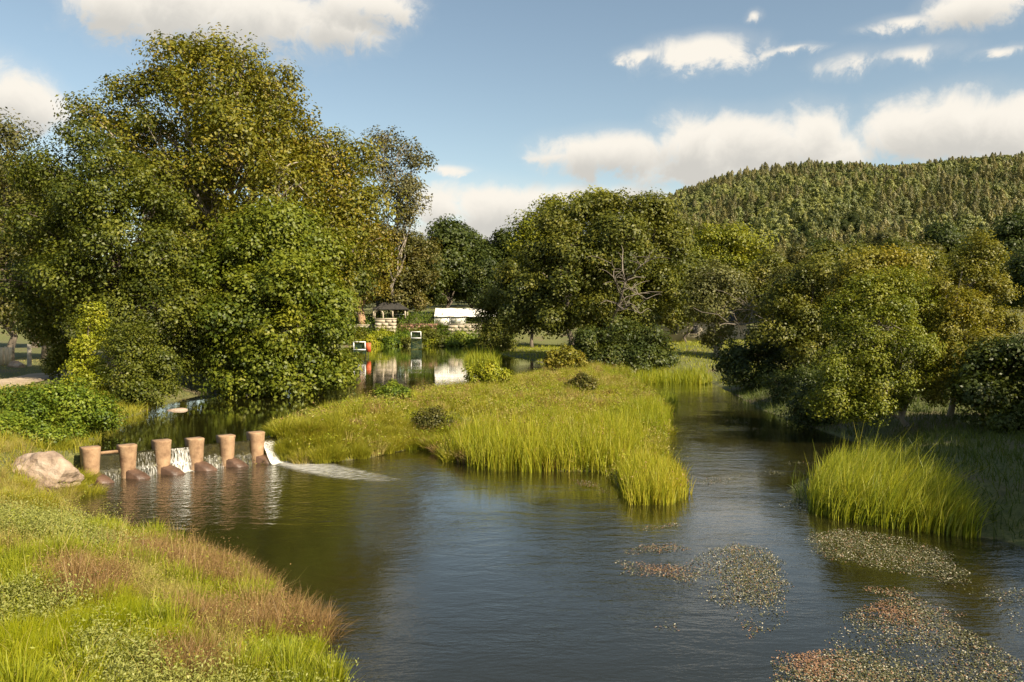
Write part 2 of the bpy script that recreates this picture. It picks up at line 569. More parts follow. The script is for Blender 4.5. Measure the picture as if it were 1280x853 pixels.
def prism(name, poly, z1, z0, m):
    bm = bmesh.new()
    lo = [bm.verts.new((x, y, z0)) for x, y in poly]
    hi = [bm.verts.new((x, y, z1)) for x, y in poly]
    bm.faces.new(hi)
    bm.faces.new(lo[::-1])
    n = len(poly)
    for i in range(n):
        bm.faces.new((lo[i], lo[(i + 1) % n], hi[(i + 1) % n], hi[i]))
    bmesh.ops.recalc_face_normals(bm, faces=bm.faces)
    me = bpy.data.meshes.new(name)
    bm.to_mesh(me)
    bm.free()
    me.materials.append(m)
    o = link(name, me)
    tag(o, kind='structure')
    return o


def grow(poly, d, skip=()):
    P = np.array(poly, float)
    area = np.sum(P[:, 0] * np.roll(P[:, 1], -1) - np.roll(P[:, 0], -1) * P[:, 1])
    s = 1 if area > 0 else -1
    out = []
    for i in range(len(P)):
        if i in skip:
            out.append(tuple(P[i]))
            continue
        a, b, c = P[i - 1], P[i], P[(i + 1) % len(P)]
        t = (b - a) / np.linalg.norm(b - a) + (c - b) / np.linalg.norm(c - b)
        t /= np.linalg.norm(t) + 1e-9
        out.append(tuple(b + s * d * np.array([t[1], -t[0]])))
    return out


POOL_WATER = water_mat('pool_water', .24, 1.7, .05, (.62, .50, .22), 1.5, churn=True)
POND_WATER = water_mat('pond_water', .05, 1.2, .02, (.55, .50, .22), 2.2)
prism('river_water', [(-40, -60), (60, -60), (60, 79), (-40, 79)], 0.0, -3.0, POOL_WATER)
pw = [tuple(WA + WDN * .02 - WDIR * .3), ] + grow(POND, .45)[1:-1] + [tuple(WB + WDN * .02 + WDIR * .9)]
prism('pond_water', pw, PZ, -.6, POND_WATER)

# ------------------------------------------------------------------ foliage builders
def unit(v):
    return v / (np.linalg.norm(v, axis=-1, keepdims=True) + 1e-9)


def leaf_quads(p, nrm, size, rng, droop=.25, wid=.62, fold=.16):
    n = len(p)
    r = rng.normal(size=(n, 3))
    ax = r - nrm * np.sum(r * nrm, 1, keepdims=True)
    ax = unit(ax)
    ax[:, 2] -= droop
    ax = unit(ax)
    sd = unit(np.cross(nrm, ax))
    l = (size * rng.uniform(.65, 1.3, n))[:, None]
    V = np.empty((n, 4, 3))
    V[:, 0] = p - ax * l * .5
    V[:, 1] = p + sd * l * wid * .5 + nrm * l * fold
    V[:, 2] = p + ax * l * .5
    V[:, 3] = p - sd * l * wid * .5 + nrm * l * fold
    return V.reshape(-1, 3)


def crown_pts(C, R, n_leaves, rs, seed, per=75, up=.45, flat=.78, shell=(.6, 1.05), back=.75, gap=.0, cov=2.0, sub=7):
    rs = rs * 1.05
    rng = np.random.default_rng(seed)
    C = np.asarray(C, float)
    R = np.asarray(R, float)
    R = R * .95
    par = np.arange(len(C))
    if sub:                                       # every bough carries smaller clumps of its own
        CC, RR, pp_ = [C], [R * .66], [par]
        for q in range(sub):
            a = q * 2.399 + rng.uniform(-.6, .6, len(C)) + par
            zz = np.clip(-.35 + 1.3 * (q + .5) / sub + rng.normal(size=len(C)) * .15, -.7, 1)
            rr_ = np.sqrt(1 - zz ** 2)
            dv = np.stack([rr_ * np.cos(a), rr_ * np.sin(a), zz], 1)
            f = rng.uniform(.36, .58, len(C))[:, None]
            CC.append(C + dv * R * rng.uniform(.55, .72, len(C))[:, None])
            RR.append(R * f)
            pp_.append(par)
        C, R, par = np.concatenate(CC), np.concatenate(RR), np.concatenate(pp_)
    w = (R[:, 0] * R[:, 1] * R[:, 2]) ** (2 / 3.)
    n = int(cov * (4 * w).sum() * .86 / rs ** 2)
    idx = rng.choice(len(C), n, p=w / w.sum())
    d = unit(rng.normal(size=(n, 3)))
    u = rng.uniform(shell[0], shell[1], n) + .07 * rng.normal(size=n)
    P = C[idx] + d * R[idx] * u[:, None]
    keep = np.ones(n, bool)
    for j in range(len(C)):
        q = np.linalg.norm((P - C[j]) / R[j], axis=1)
        keep &= ~((q < .7) & (idx != j))
    keep &= ~((d[:, 1] > .35) & (rng.random(n) > back))
    keep &= ~((d[:, 2] < -.3) & (rng.random(n) > .5))
    if gap:
        s = rs * 3.2
        g = fbm(P[:, 0] + P[:, 2] * .7, P[:, 1] - P[:, 2] * .9, s, seed)
        keep &= g > (-.85 + gap)
    P, d, idx = P[keep], d[keep], idx[keep]
    sz = np.clip(rng.lognormal(0, .42, len(P)), .4, 2.2)
    cnt = rng.poisson(sz ** 1.7 * n_leaves / max(1, (sz ** 1.7).sum()))
    k = np.repeat(np.arange(len(P)), cnt)
    off = rng.normal(size=(len(k), 3))
    off = unit(off) * (rng.random(len(k)) ** .38)[:, None]
    od = off.copy()
    off = off * np.array([1, 1, flat]) * (rs * sz[k])[:, None]
    pos = P[k] + off
    nr = unit(.4 * d[k] + .7 * od + np.array([0, 0, up]) + .33 * rng.normal(size=(len(k), 3)))
    lt = rng.normal(size=len(C)) * .07
    ct = rng.normal(size=len(P)) * .12
    tint = np.clip(.45 + ct[k] + lt[idx[k]] + .14 * rng.normal(size=len(k)), 0, 1)
    return pos, nr, tint, P, par[idx], rng


def limb(a, b, sag, rng, n=6):
    a, b = np.asarray(a, float), np.asarray(b, float)
    t = np.linspace(0, 1, n)[:, None]
    L_ = np.linalg.norm(b - a)
    p = a + (b - a) * t
    p[:, 2] += (np.sin(t[:, 0] * np.pi) * sag * L_)
    j = rng.normal(size=(n, 3)) * L_ * .035
    j[0] = 0
    return p + j


def make_tree(name, label, base, C, R, n_leaves, leaf, rs, mat_leaf, mat_bark, seed, trunk_r=.25, fork=.45, twig=.3,
              cat='tree', group=None, crown_name='crown', trunk_name='trunk', stems=None, gap=.0, per=75, trunk_top=None, **kw):
    """base: ground point; C, R: lobes of the crown in world space"""
    base = np.asarray(base, float)
    C = np.asarray(C, float) - base
    R = np.asarray(R, float)
    if R.ndim == 1:
        R = np.repeat(R[:, None], 3, 1)
    rng = np.random.default_rng(seed + 1000)
    root = empty(name, tuple(base))
    tag(root, label, cat, group)
    pos, nr, tint, P, idx, r2 = crown_pts(C, R, n_leaves, rs, seed, per=per, gap=gap, **kw)
    V = leaf_quads(pos, nr, leaf, r2)
    F = np.arange(len(pos) * 4).reshape(-1, 4)
    link(crown_name, mesh_np(crown_name, V, F, tint, mats=[mat_leaf]), root)
    mb = MB()
    cen = C.mean(0)
    top = C[np.argmax(C[:, 2])]
    tt = np.array([cen[0] * .6, cen[1] * .6, top[2] * .82]) if trunk_top is None else np.asarray(trunk_top) - base
    starts = stems if stems is not None else [(0, 0)]
    trunks = []
    for (sx, sy) in starts:
        t0 = np.array([sx, sy, -.25])
        tr = limb(t0, tt + np.array([sx, sy, 0]) * .5 + rng.normal(size=3) * .1 * trunk_r, 0, rng, 9)
        rad = trunk_r * np.linspace(1, .18, 9)
        rad[0] *= 1.35
        mb.tube(tr, rad, 9)
        trunks.append(tr)
    for j in range(len(C)):
        tr = trunks[j % len(trunks)]
        h = np.clip(C[j][2] * fork / max(tt[2], .1), .12, .85)
        k = h * 8
        a = tr[int(k)] * (1 - k % 1) + tr[min(8, int(k) + 1)] * (k % 1)
        lr = trunk_r * (.5 - .3 * h)
        lb = limb(a, C[j] + np.array([0, 0, .2 * R[j][2]]), .06, rng)
        mb.tube(lb, lr * np.linspace(1, .25, 6), 6)
        mine = np.where(idx == j)[0]
        if len(mine) and twig > 0:
            pick = rng.choice(mine, max(1, int(len(mine) * twig)), replace=False)
            for q in pick:
                s = lb[rng.integers(3, 6)]
                mb.tube(limb(s, P[q], .05, rng, 4), lr * .3 * np.array([1, .7, .45, .2]) + .004, 4)
    mb.build(trunk_name, mat_bark, root, smooth=True)
    return root


def lobes(D, lst, base_px=None):
    """(px, py, r_px, depth offset m[, vertical ratio]) -> world lobes at distance D"""
    C, R = [], []
    for t in lst:
        px, py, r = t[:3]
        dz = t[3] if len(t) > 3 else 0.0
        vr = t[4] if len(t) > 4 else .9
        d = D + dz
        C.append(at(px, py, d))
        rr = r / FX * d
        R.append((rr, rr * .95, rr * vr))
    return np.array(C), np.array(R)


def foot(px, D):
    x = (px - 640) / FX * D
    return np.array([x, D, gz(x, D)])


def photo_tree(name, label, px, D, lst, n, leaf, rs, ml, mbark, seed, **kw):
    C, R = lobes(D, lst)
    return make_tree(name, label, foot(px, D), C, R, n, leaf, rs, ml, mbark, seed, **kw)


# ------------------------------------------------------------------ trees, left bank
photo_tree('plane_tree', 'tallest tree of the left bank, broad yellow-green crown rising above all others', 300, 60,
           [(238, 82, 44), (292, 88, 46), (345, 118, 42), (205, 112, 34), (160, 116, 28), (105, 140, 24), (268, 130, 60, -2), (352, 165, 44, -1),
            (196, 180, 54), (300, 195, 66, -3), (395, 195, 42), (440, 200, 34, 2), (425, 245, 44), (240, 240, 60, -3), (362, 240, 60, -4),
            (455, 270, 36), (410, 300, 50, -2), (330, 300, 64, -4), (140, 170, 40, 1), (462, 320, 30, 2), (250, 310, 60), (390, 360, 60, 1), (300, 150, 60, 5), (250, 200, 70, 5), (350, 220, 70, 5), (200, 240, 60, 4), (410, 240, 50, 4)],
           100000, .26, .85, L['plane'], BARK_PALE, 11, trunk_r=.6, gap=.22)
photo_tree('alder_tree', 'dense dark green alder left of the weir, leaning over the pond', 150, 50,
           [(105, 190, 40), (72, 228, 44), (150, 225, 50, -1), (112, 262, 54, -2), (190, 265, 44), (60, 290, 50), (150, 315, 60, -2), (215, 325, 46),
            (90, 350, 56, -2), (185, 385, 56, -2), (45, 355, 44, 1), (130, 405, 50, -2), (232, 395, 44, -1), (215, 445, 44, -1), (260, 450, 40), (60, 400, 34, 2)],
           80000, .20, .66, L['alder'], BARK, 12, trunk_r=.35, gap=.22)
photo_tree('alder_tree', 'light green leafy tree hanging low over the pond behind the weir', 345, 51,
           [(352, 285, 44, 1), (320, 320, 50, 0), (382, 322, 42, 1), (280, 350, 48), (345, 365, 56, -2), (402, 375, 38), (300, 405, 52, -2), (375, 418, 50, -2),
            (412, 425, 30, -1), (335, 450, 44, -2), (385, 462, 40, -2), (290, 452, 40, -1), (420, 462, 26), (350, 478, 34, -3), (405, 478, 28, -3), (300, 480, 30, -3)],
           72000, .24, .72, L['alderlight'], BARK, 13, trunk_r=.32, gap=.24)
photo_tree('olive_toned_tree', 'dull olive tree at the left edge beyond the footpath', 5, 66,
           [(-30, 190, 40), (12, 180, 30), (20, 225, 44), (-20, 250, 60), (30, 280, 48), (0, 320, 60), (-40, 340, 60), (40, 345, 40), (10, 385, 44)],
           30000, .26, .9, L['olive'], BARK, 14, trunk_r=.3, gap=.2)
photo_tree('ochre_plane_tree', 'ochre tree with leaning orange trunk at the far end of the pond', 452, 147,
           [(452, 300, 26), (470, 330, 24), (440, 335, 28), (462, 365, 20, -1), (438, 372, 22), (478, 300, 18), (425, 310, 26, 2)],
           16000, .42, 1.3, L['ochre'], BARK_OCHRE, 15, trunk_r=.8, gap=.1)
photo_tree('eucalyptus_tree', 'tall sparse grey eucalyptus with see-through crown beside the plane tree', 495, 148,
           [(484, 180, 22), (508, 190, 20), (466, 205, 20), (525, 205, 15), (495, 222, 26), (515, 240, 24), (480, 250, 24), (505, 270, 24), (525, 262, 13), (485, 290, 24)],
           8500, .5, 1.3, L['euc'], BARK_PALE, 16, trunk_r=.42, gap=.5, per=30, twig=.8, flat=.8)
photo_tree('olive_toned_tree', 'brownish olive tree standing under the sparse eucalyptus', 508, 151,
           [(505, 312, 30), (490, 345, 30), (525, 345, 28), (505, 375, 26), (530, 318, 20)],
           17000, .45, 1.3, L['olive'], BARK, 17, trunk_r=.4, gap=.15)
photo_tree('ivy_covered_snag', 'bright yellow-green ivy column climbing a dead stem beside the pond', 112, 43,
           [(118, 388, 9, 0, 1.4), (116, 410, 12, 0, 1.5), (112, 435, 17, 0, 1.2), (108, 460, 22, 0, 1.0), (118, 482, 26, -.5, .8), (92, 486, 18, -.5, .8)],
           13000, .13, .3, L['ivy'], BARK, 18, trunk_r=.12, cat='ivy', crown_name='ivy_leaves', trunk_name='stem')
# bushes of the left bank
for (nm, lab, px, D, lst, n, lf, rs, ml, sd) in [
    ('waterside_bush', 'dark leafy bush dipping into the pond right of the ivy column', 175, 42, [(165, 430, 30), (190, 455, 30), (160, 470, 30, -.5), (205, 480, 22), (180, 495, 26, -1)], 16000, .14, .4, 'alder', 31),
    ('bramble_bush', 'bright green bramble mound beside the pale footpath', 40, 31, [(20, 510, 32), (60, 505, 30), (95, 508, 26), (125, 516, 20), (40, 530, 28, -1.5)], 18000, .12, .34, 'bramble', 32),
    ('bramble_bush', 'rounded bramble bush at the left edge above the boulder', 30, 27.8, [(5, 545, 30), (36, 548, 26), (62, 552, 18), (15, 568, 22, -.6), (85, 540, 18, 1)], 14000, .11, .3, 'bramble', 33),
    ('waterside_bush', 'low green bush trailing into the pond beside the weir', 118, 31.5, [(100, 535, 24), (130, 528, 20), (80, 548, 22)], 9000, .10, .3, 'bramble', 34),
    ('shrub', 'shrub in half shade under the trees behind the footpath', 70, 52, [(62, 425, 22), (85, 440, 20), (75, 455, 16)], 8000, .15, .4, 'alder', 35)]:
    photo_tree(nm, lab, px, D, lst, n, lf, rs, L[ml], BARK, sd, trunk_r=.05, cat='bush', crown_name='foliage', trunk_name='stem', twig=.15, back=.7)

# ------------------------------------------------------------------ trees, far bank and centre
photo_tree('oak_tree', 'broad spreading oak in the middle of the far bank', 740, 92,
           [(770, 262, 30), (735, 272, 30), (805, 270, 30), (700, 285, 30), (840, 290, 26), (770, 300, 40, -3), (720, 318, 38, -3), (825, 320, 34, -2), (680, 330, 30),
            (770, 350, 44, -4), (715, 360, 40, -4), (825, 362, 34, -3), (668, 372, 30, -1), (690, 400, 30, -3), (745, 395, 40, -4), (800, 398, 34, -4), (655, 395, 26), (840, 395, 24)],
           72000, .35, 1.0, L['oak'], BARK, 41, trunk_r=.7, gap=.2)
photo_tree('yellowing_tree', 'yellow-green tree peering over the top left of the oak', 712, 104,
           [(690, 268, 22), (722, 258, 20), (745, 258, 22), (668, 290, 24), (700, 300, 26), (655, 315, 22)],
           15000, .36, 1.0, L['lime'], BARK, 42, trunk_r=.4, gap=.25)
photo_tree('lime_green_tree', 'bright lime green rounded tree between the oak and the wooded hill', 915, 125,
           [(885, 305, 26), (915, 300, 22), (938, 312, 20), (900, 330, 26), (932, 340, 22), (870, 325, 22), (915, 365, 26)],
           17000, .38, 1.15, L['lime'], BARK, 43, trunk_r=.4, gap=.1)
photo_tree('pale_trunk_tree', 'slim grey-green tree with pale straight trunk on the channel bank', 897, 82,
           [(895, 345, 20), (872, 362, 18), (918, 362, 22), (900, 385, 24, -1), (930, 392, 20), (872, 392, 16), (905, 415, 18), (885, 425, 14)],
           12000, .26, .75, L['grey'], BARK_PALE, 44, trunk_r=.3, gap=.35, twig=.6)
photo_tree('conical_tree', 'small conical tree standing alone by the pond in front of white marquee', 620, 112,
           [(620, 374, 11), (612, 388, 15), (630, 392, 15), (606, 408, 17), (634, 412, 16), (620, 422, 20), (610, 434, 14), (632, 435, 13)],
           14000, .27, .7, L['oak'], BARK, 45, trunk_r=.15)
photo_tree('willow_bush', 'large dark rounded bush below the oak at the island tip', 780, 76,
           [(740, 435, 26), (775, 425, 28), (812, 432, 24), (760, 452, 26, -1), (800, 455, 26, -1), (832, 448, 18), (725, 452, 16), (780, 466, 18, -2)],
           22000, .27, .62, L['dark'], BARK, 46, trunk_r=.1, cat='bush', crown_name='foliage', trunk_name='stem')


def dead_branches(name, label, px, D, segs, r0):
    b = foot(px, D)
    root = empty(name, tuple(b))
    tag(root, label, 'dead tree')
    rng = np.random.default_rng(int(px))
    for k, seg in enumerate(segs):
        mb = MB()
        pts = np.array([at(x, y, D + dd) for (x, y, dd) in seg]) - b
        fine = np.array([np.interp(np.linspace(0, 1, 9), np.linspace(0, 1, len(pts)), pts[:, i]) for i in range(3)]).T
        fine[1:-1] += rng.normal(size=(7, 3)) * .09
        r = (r0 if k == 0 else r0 * .45)
        mb.tube(fine, r * np.linspace(1, .3, 9), 6)
        for q in range(10):
            i = rng.integers(3, 9)
            e = fine[i] + np.array([rng.normal() * .9, rng.normal() * .6, rng.uniform(-.2, 1.0)]) * (.5 + .06 * D / 4)
            mb.tube(limb(fine[i], e, .1, rng, 5), r * .3 * np.linspace(1, .3, 5) + .006, 4)
        mb.build('trunk' if k == 0 else 'branch', DEADWOOD, root, smooth=True)


dead_branches('dead_tree', 'bare grey branches reaching out in front of the oak crown', 752, 86,
              [[(752, 448, 3), (762, 405, 0), (772, 382, -3), (782, 350, -4), (778, 325, -4)], [(772, 382, -3), (780, 388, -5), (790, 378, -6), (800, 392, -6)],
               [(780, 360, -4), (795, 366, -6), (808, 374, -7)], [(776, 372, -3), (768, 350, -5), (765, 330, -5)], [(782, 352, -4), (800, 335, -6), (812, 322, -6)]], .22)
dead_branches('dead_tree', 'bare twiggy fallen limbs beside the slim pale trunk', 985, 66,
              [[(990, 440, 2), (975, 415, -2), (955, 402, -6), (935, 403, -8), (912, 405, -9)], [(960, 405, -5), (945, 390, -7), (930, 382, -8)],
               [(970, 412, -3), (950, 415, -8), (930, 420, -9)], [(980, 425, -2), (975, 395, -4), (985, 372, -5)]], .12)

# ------------------------------------------------------------------ trees, right bank
photo_tree('bank_shrub', 'dark waterside shrub where the right channel bends', 935, 60,
           [(920, 450, 24), (950, 440, 26), (980, 445, 26), (930, 470, 22, -2), (965, 472, 26, -2), (1000, 470, 24, -2), (985, 490, 20, -3)],
           17000, .21, .5, L['dark'], BARK, 51, trunk_r=.1, cat='bush', crown_name='foliage', trunk_name='stem')
photo_tree('alder_tree', 'green alder behind the dark waterside shrubs of the right bank', 1010, 56,
           [(985, 375, 30), (1020, 350, 30), (1050, 375, 34), (1000, 405, 32), (1035, 410, 34), (970, 415, 24), (1010, 440, 30), (1060, 345, 24)],
           38000, .19, .6, L['oak'], BARK, 52, trunk_r=.2, gap=.25)
photo_tree('alder_tree', 'leafy alder with bent pale trunk on the right bank', 1140, 36,
           [(1090, 372, 34), (1130, 360, 30), (1060, 398, 34), (1105, 405, 40, -1), (1150, 395, 34), (1075, 440, 38, -1), (1125, 440, 38, -1.5), (1055, 470, 34, -1), (1100, 480, 36, -1),
            (1040, 500, 26, -1), (1080, 515, 30, -1), (1165, 430, 30), (1165, 465, 24), (1120, 500, 20)],
           56000, .112, .36, L['alderlight'], BARK_PALE, 53, trunk_r=.13, gap=.3)
photo_tree('alder_tree', 'yellowing alder with straight pale trunk near right edge', 1188, 36.5,
           [(1232, 308, 14), (1225, 322, 22), (1215, 350, 26), (1180, 362, 26), (1240, 365, 26), (1195, 395, 34, -1), (1240, 405, 30), (1160, 400, 24), (1180, 435, 34, -1), (1225, 440, 28, -1), (1200, 470, 26, -1), (1165, 490, 22, -1), (1215, 500, 22)],
           46000, .112, .36, L['autumn'], BARK_PALE, 54, trunk_r=.13, gap=.35)
photo_tree('alder_tree', 'slender alder between the two pale-trunked trees, half hidden', 1110, 44,
           [(1075, 338, 24), (1105, 335, 22), (1140, 332, 20), (1090, 360, 26), (1130, 365, 26), (1060, 365, 22)],
           22000, .15, .5, L['autumn'], BARK, 55, trunk_r=.14, gap=.3)
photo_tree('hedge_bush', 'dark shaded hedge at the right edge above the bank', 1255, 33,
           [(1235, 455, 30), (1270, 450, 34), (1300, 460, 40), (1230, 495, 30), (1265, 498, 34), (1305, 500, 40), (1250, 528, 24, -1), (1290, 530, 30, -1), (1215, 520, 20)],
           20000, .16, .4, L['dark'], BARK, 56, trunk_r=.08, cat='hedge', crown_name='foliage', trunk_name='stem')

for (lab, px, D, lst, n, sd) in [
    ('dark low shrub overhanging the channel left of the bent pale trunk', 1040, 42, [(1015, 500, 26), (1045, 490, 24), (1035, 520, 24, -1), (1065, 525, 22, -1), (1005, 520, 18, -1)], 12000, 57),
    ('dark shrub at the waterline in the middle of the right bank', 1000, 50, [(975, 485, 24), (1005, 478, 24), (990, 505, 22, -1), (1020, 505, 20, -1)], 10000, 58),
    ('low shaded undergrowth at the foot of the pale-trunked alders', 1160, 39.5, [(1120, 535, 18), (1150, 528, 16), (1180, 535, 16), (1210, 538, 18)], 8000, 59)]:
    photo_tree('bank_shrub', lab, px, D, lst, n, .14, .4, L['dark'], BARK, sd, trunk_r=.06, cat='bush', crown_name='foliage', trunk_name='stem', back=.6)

# ------------------------------------------------------------------ generic trees, copied
def generic(kind, seed, n, leaf, rs, ml, h, w, lob):
    rng = np.random.default_rng(seed)
    C, R = [], []
    for i in range(lob):
        t = (i + .5) / lob
        z = h * (.3 + .62 * t)
        wr = w * math.sin(math.pi * (.22 + .72 * t)) ** .8
        a = i * 2.4 + rng.uniform(-.5, .5)
        rr = rng.uniform(.28, .42) * w
        q = max(0, wr - rr * .8) * rng.uniform(.5, 1)
        C.append((q * math.cos(a), q * math.sin(a), z))
        R.append(rr)
    return make_tree(kind, '-', (0, 0, 0), C, R, n, leaf, rs, ml, BARK, seed, trunk_r=h * .02, back=1.0)


def place(root, label, x, y, s, rz, ml=None, group=None, cat='tree', first=False, sz=None):
    r = root if first else root.copy()
    if not first:
        COL.objects.link(r)
    r.location = (x, y, gz(x, y) - .05)
    r.rotation_euler = (0, 0, rz)
    r.scale = (s, s, sz or s)
    tag(r, label, cat, group)
    for ch in list(root.children):
        c = ch if first else ch.copy()
        if not first:
            COL.objects.link(c)
            c.parent = r
        if ml is not None and ch.name.startswith('crown'):
            c.material_slots[0].link = 'OBJECT'
            c.material_slots[0].material = ml
    return r


GA = generic('broadleaf_tree', 61, 24000, .36, 1.0, L['oak'], 11, 4.6, 12)
GB = generic('broadleaf_tree', 62, 24000, .34, .95, L['alder'], 12, 3.8, 13)
GC = generic('bank_tree', 63, 24000, .20, .6, L['oak'], 9, 3.6, 13)
rg = random.Random(4)
used = set()


def pl(src, label, px, D, h, ml, group=None, cat='tree', x=None):
    x = (px - 640) / FX * D if x is None else x
    place(src, label, x, D, h / {GA: 11, GB: 12, GC: 9}[src], rg.uniform(0, 6.28), L[ml] if ml else None, group, cat, first=src not in used)
    used.add(src)


# backdrop behind the pond
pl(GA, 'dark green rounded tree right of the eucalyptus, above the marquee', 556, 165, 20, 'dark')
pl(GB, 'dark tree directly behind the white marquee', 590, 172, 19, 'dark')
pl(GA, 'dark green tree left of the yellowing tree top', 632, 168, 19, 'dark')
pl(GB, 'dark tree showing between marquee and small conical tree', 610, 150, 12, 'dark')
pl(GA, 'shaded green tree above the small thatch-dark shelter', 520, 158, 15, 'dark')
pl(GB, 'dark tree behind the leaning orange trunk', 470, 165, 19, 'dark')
pl(GA, 'dim tree glimpsed behind the tall plane tree', 400, 120, 20, 'alder')
pl(GB, 'green tree filling the gap behind the alders of the left bank', 230, 90, 19, 'alder')
pl(GA, 'green tree behind the olive tree at the left edge', 40, 100, 21, 'oak')
pl(GB, 'tree behind the footpath lawn, trunk in shade', 55, 72, 14, 'alder')
pl(GA, 'oak-green tree tucked behind the left flank of the central oak', 665, 125, 15, 'oak')
pl(GB, 'tree closing the gap behind the central oak trunk', 760, 125, 15, 'oak')
pl(GA, 'green tree right of the central oak, below the lime green one', 858, 108, 11.5, 'oak')
pl(GB, 'tree above the dead limbs, in front of the hill', 965, 105, 11, 'oak')
pl(GC, 'small olive tree right of the dead limbs', 985, 78, 8.5, 'olive')
# middle distance below the hill on the right
mid = [(1000, 140, 14, 'olive'), (1035, 120, 13, 'oak'), (1075, 150, 15, 'oak'), (1090, 100, 11, 'autumn'), (1120, 130, 14, 'oak'), (1150, 170, 17, 'olive'), (1155, 95, 10.5, 'oak'),
       (1190, 140, 13, 'oak'), (1215, 180, 18, 'dark'), (1250, 130, 11, 'oak'), (1270, 170, 15, 'olive'), (1290, 110, 11, 'dark'), (1020, 180, 18, 'dark'), (960, 160, 16, 'olive'), (930, 190, 18, 'dark'), (1100, 200, 20, 'olive'), (880, 170, 17, 'dark'), (1180, 220, 22, 'dark'), (1265, 230, 24, 'dark')]
ORD = 'first second third fourth fifth sixth seventh eighth ninth tenth eleventh twelfth thirteenth fourteenth fifteenth sixteenth seventeenth eighteenth nineteenth'.split()
TONE = {'olive': 'olive', 'oak': 'mid green', 'autumn': 'yellowing', 'dark': 'dark green'}
for i, (px, D, h, ml) in enumerate(sorted(mid)):
    pl([GA, GB][i % 2], TONE[ml] + ' crown, ' + ORD[i] + ' from the left in the tree belt below the hill', px, D, h, ml, 'trees between the right bank and the hill')
# tall trees beside the bridge, right of the frame: they shade the right bank
for (x, y, h) in [(23.4, 7.6, 10.2), (23.6, 11.6, 10.4), (23.4, 15.4, 10.0), (24.6, 19.2, 9.6), (26.6, 23, 9.4), (29, 27.5, 9.6), (30, 16.5, 11.5)]:
    pl(GC, 'tall bank tree beside the bridge, shading the right bank', 0, y, h, 'oak', 'shade trees right of the frame', x=x)

# ------------------------------------------------------------------ the wooded hill
def hill_tree(name, seed, h, w, n, leaf, ml):
    rng = np.random.default_rng(seed)
    t = rng.random(n) ** .8
    z = h * (.16 + .84 * t)
    rad = w * np.sin(np.pi * (.18 + .80 * t)) ** .8 * (.5 + .5 * rng.random(n) ** .5) * (1 + .25 * np.sin(t * 17 + rng.uniform(0, 6)))
    a = rng.uniform(0, 2 * np.pi, n)
    rad = rad * (1 + .25 * np.sin(a * 3 + t * 9) + .15 * np.sin(a * 5 - t * 14))
    pos = np.stack([rad * np.cos(a), rad * np.sin(a), z], 1)
    nr = unit(np.stack([np.cos(a), np.sin(a), .8 + 0 * a], 1) + .6 * rng.normal(size=(n, 3)))
    root = empty(name, (0, 0, 0))
    V = leaf_quads(pos, nr, leaf, rng, droop=.3)
    tint = np.clip(.45 + .16 * rng.normal(size=n), 0, 1)
    link('crown', mesh_np('crown', V, np.arange(n * 4).reshape(-1, 4), tint, mats=[L[ml]]), root)
    mb = MB()
    mb.tube([(0, 0, -1), (0, 0, h * .5), (0, 0, h * .95)], [.16, .1, .03], 5)
    mb.build('trunk', BARK, root)
    return root


H1 = hill_tree('pine_tree', 71, 11, 2.5, 620, .85, 'conifer')
H2 = hill_tree('pine_tree', 72, 9, 3.6, 760, .95, 'conifer_fresh')
H3 = hill_tree('pine_tree', 73, 12.5, 2.2, 620, .85, 'conifer_olive')
rg = random.Random(9)
first = {H1: True, H2: True, H3: True}
for i in range(30):                                # the trees that stand out along the skyline
    u = 850 + 15.2 * i + rg.uniform(-5, 5)
    y = RIDGE_Y * rg.uniform(.97, 1.02)
    x = (u - 640) / FX * y
    s = rg.choice([H1, H2, H3])
    place(s, 'narrow dark tree on the skyline of the wooded hill', x, y, rg.uniform(.8, 1.35), rg.uniform(0, 6), group='skyline trees of the hill', first=first[s])
    first[s] = False


def instance_on(name, label, cat, src, pts, smin, smax):
    """one uncountable mass: a source piece repeated at points by geometry nodes"""
    me = bpy.data.meshes.new(name)
    me.from_pydata(np.asarray(pts, float).tolist(), [], [])
    o = link(name, me)
    tag(o, label, cat, kind='stuff')
    ng = bpy.data.node_groups.new(name, 'GeometryNodeTree')
    ng.interface.new_socket('Geometry', in_out='INPUT', socket_type='NodeSocketGeometry')
    ng.interface.new_socket('Geometry', in_out='OUTPUT', socket_type='NodeSocketGeometry')
    gi = ng.nodes.new('NodeGroupInput')
    go = ng.nodes.new('NodeGroupOutput')
    inst = ng.nodes.new('GeometryNodeInstanceOnPoints')
    oi = ng.nodes.new('GeometryNodeObjectInfo')
    oi.inputs['Object'].default_value = src
    oi.inputs['As Instance'].default_value = True
    rv = ng.nodes.new('FunctionNodeRandomValue')
    rv.data_type = 'FLOAT_VECTOR'
    rv.inputs['Min'].default_value = (-.06, -.06, 0)
    rv.inputs['Max'].default_value = (.06, .06, 6.28)
    sv = ng.nodes.new('FunctionNodeRandomValue')
    sv.data_type = 'FLOAT_VECTOR'
    sv.inputs['Min'].default_value = (smin, smin, smin)
    sv.inputs['Max'].default_value = (smax * .9, smax * .9, smax)
    sv.inputs['Seed'].default_value = 3
    lk = ng.links.new
    lk(gi.outputs[0], inst.inputs['Points'])
    lk(oi.outputs['Geometry'], inst.inputs['Instance'])
    lk(rv.outputs[0], inst.inputs['Rotation'])
    lk(sv.outputs[0], inst.inputs['Scale'])
    lk(inst.outputs[0], go.inputs[0])
    md = o.modifiers.new('scatter', 'NODES')
    md.node_group = ng
    return o


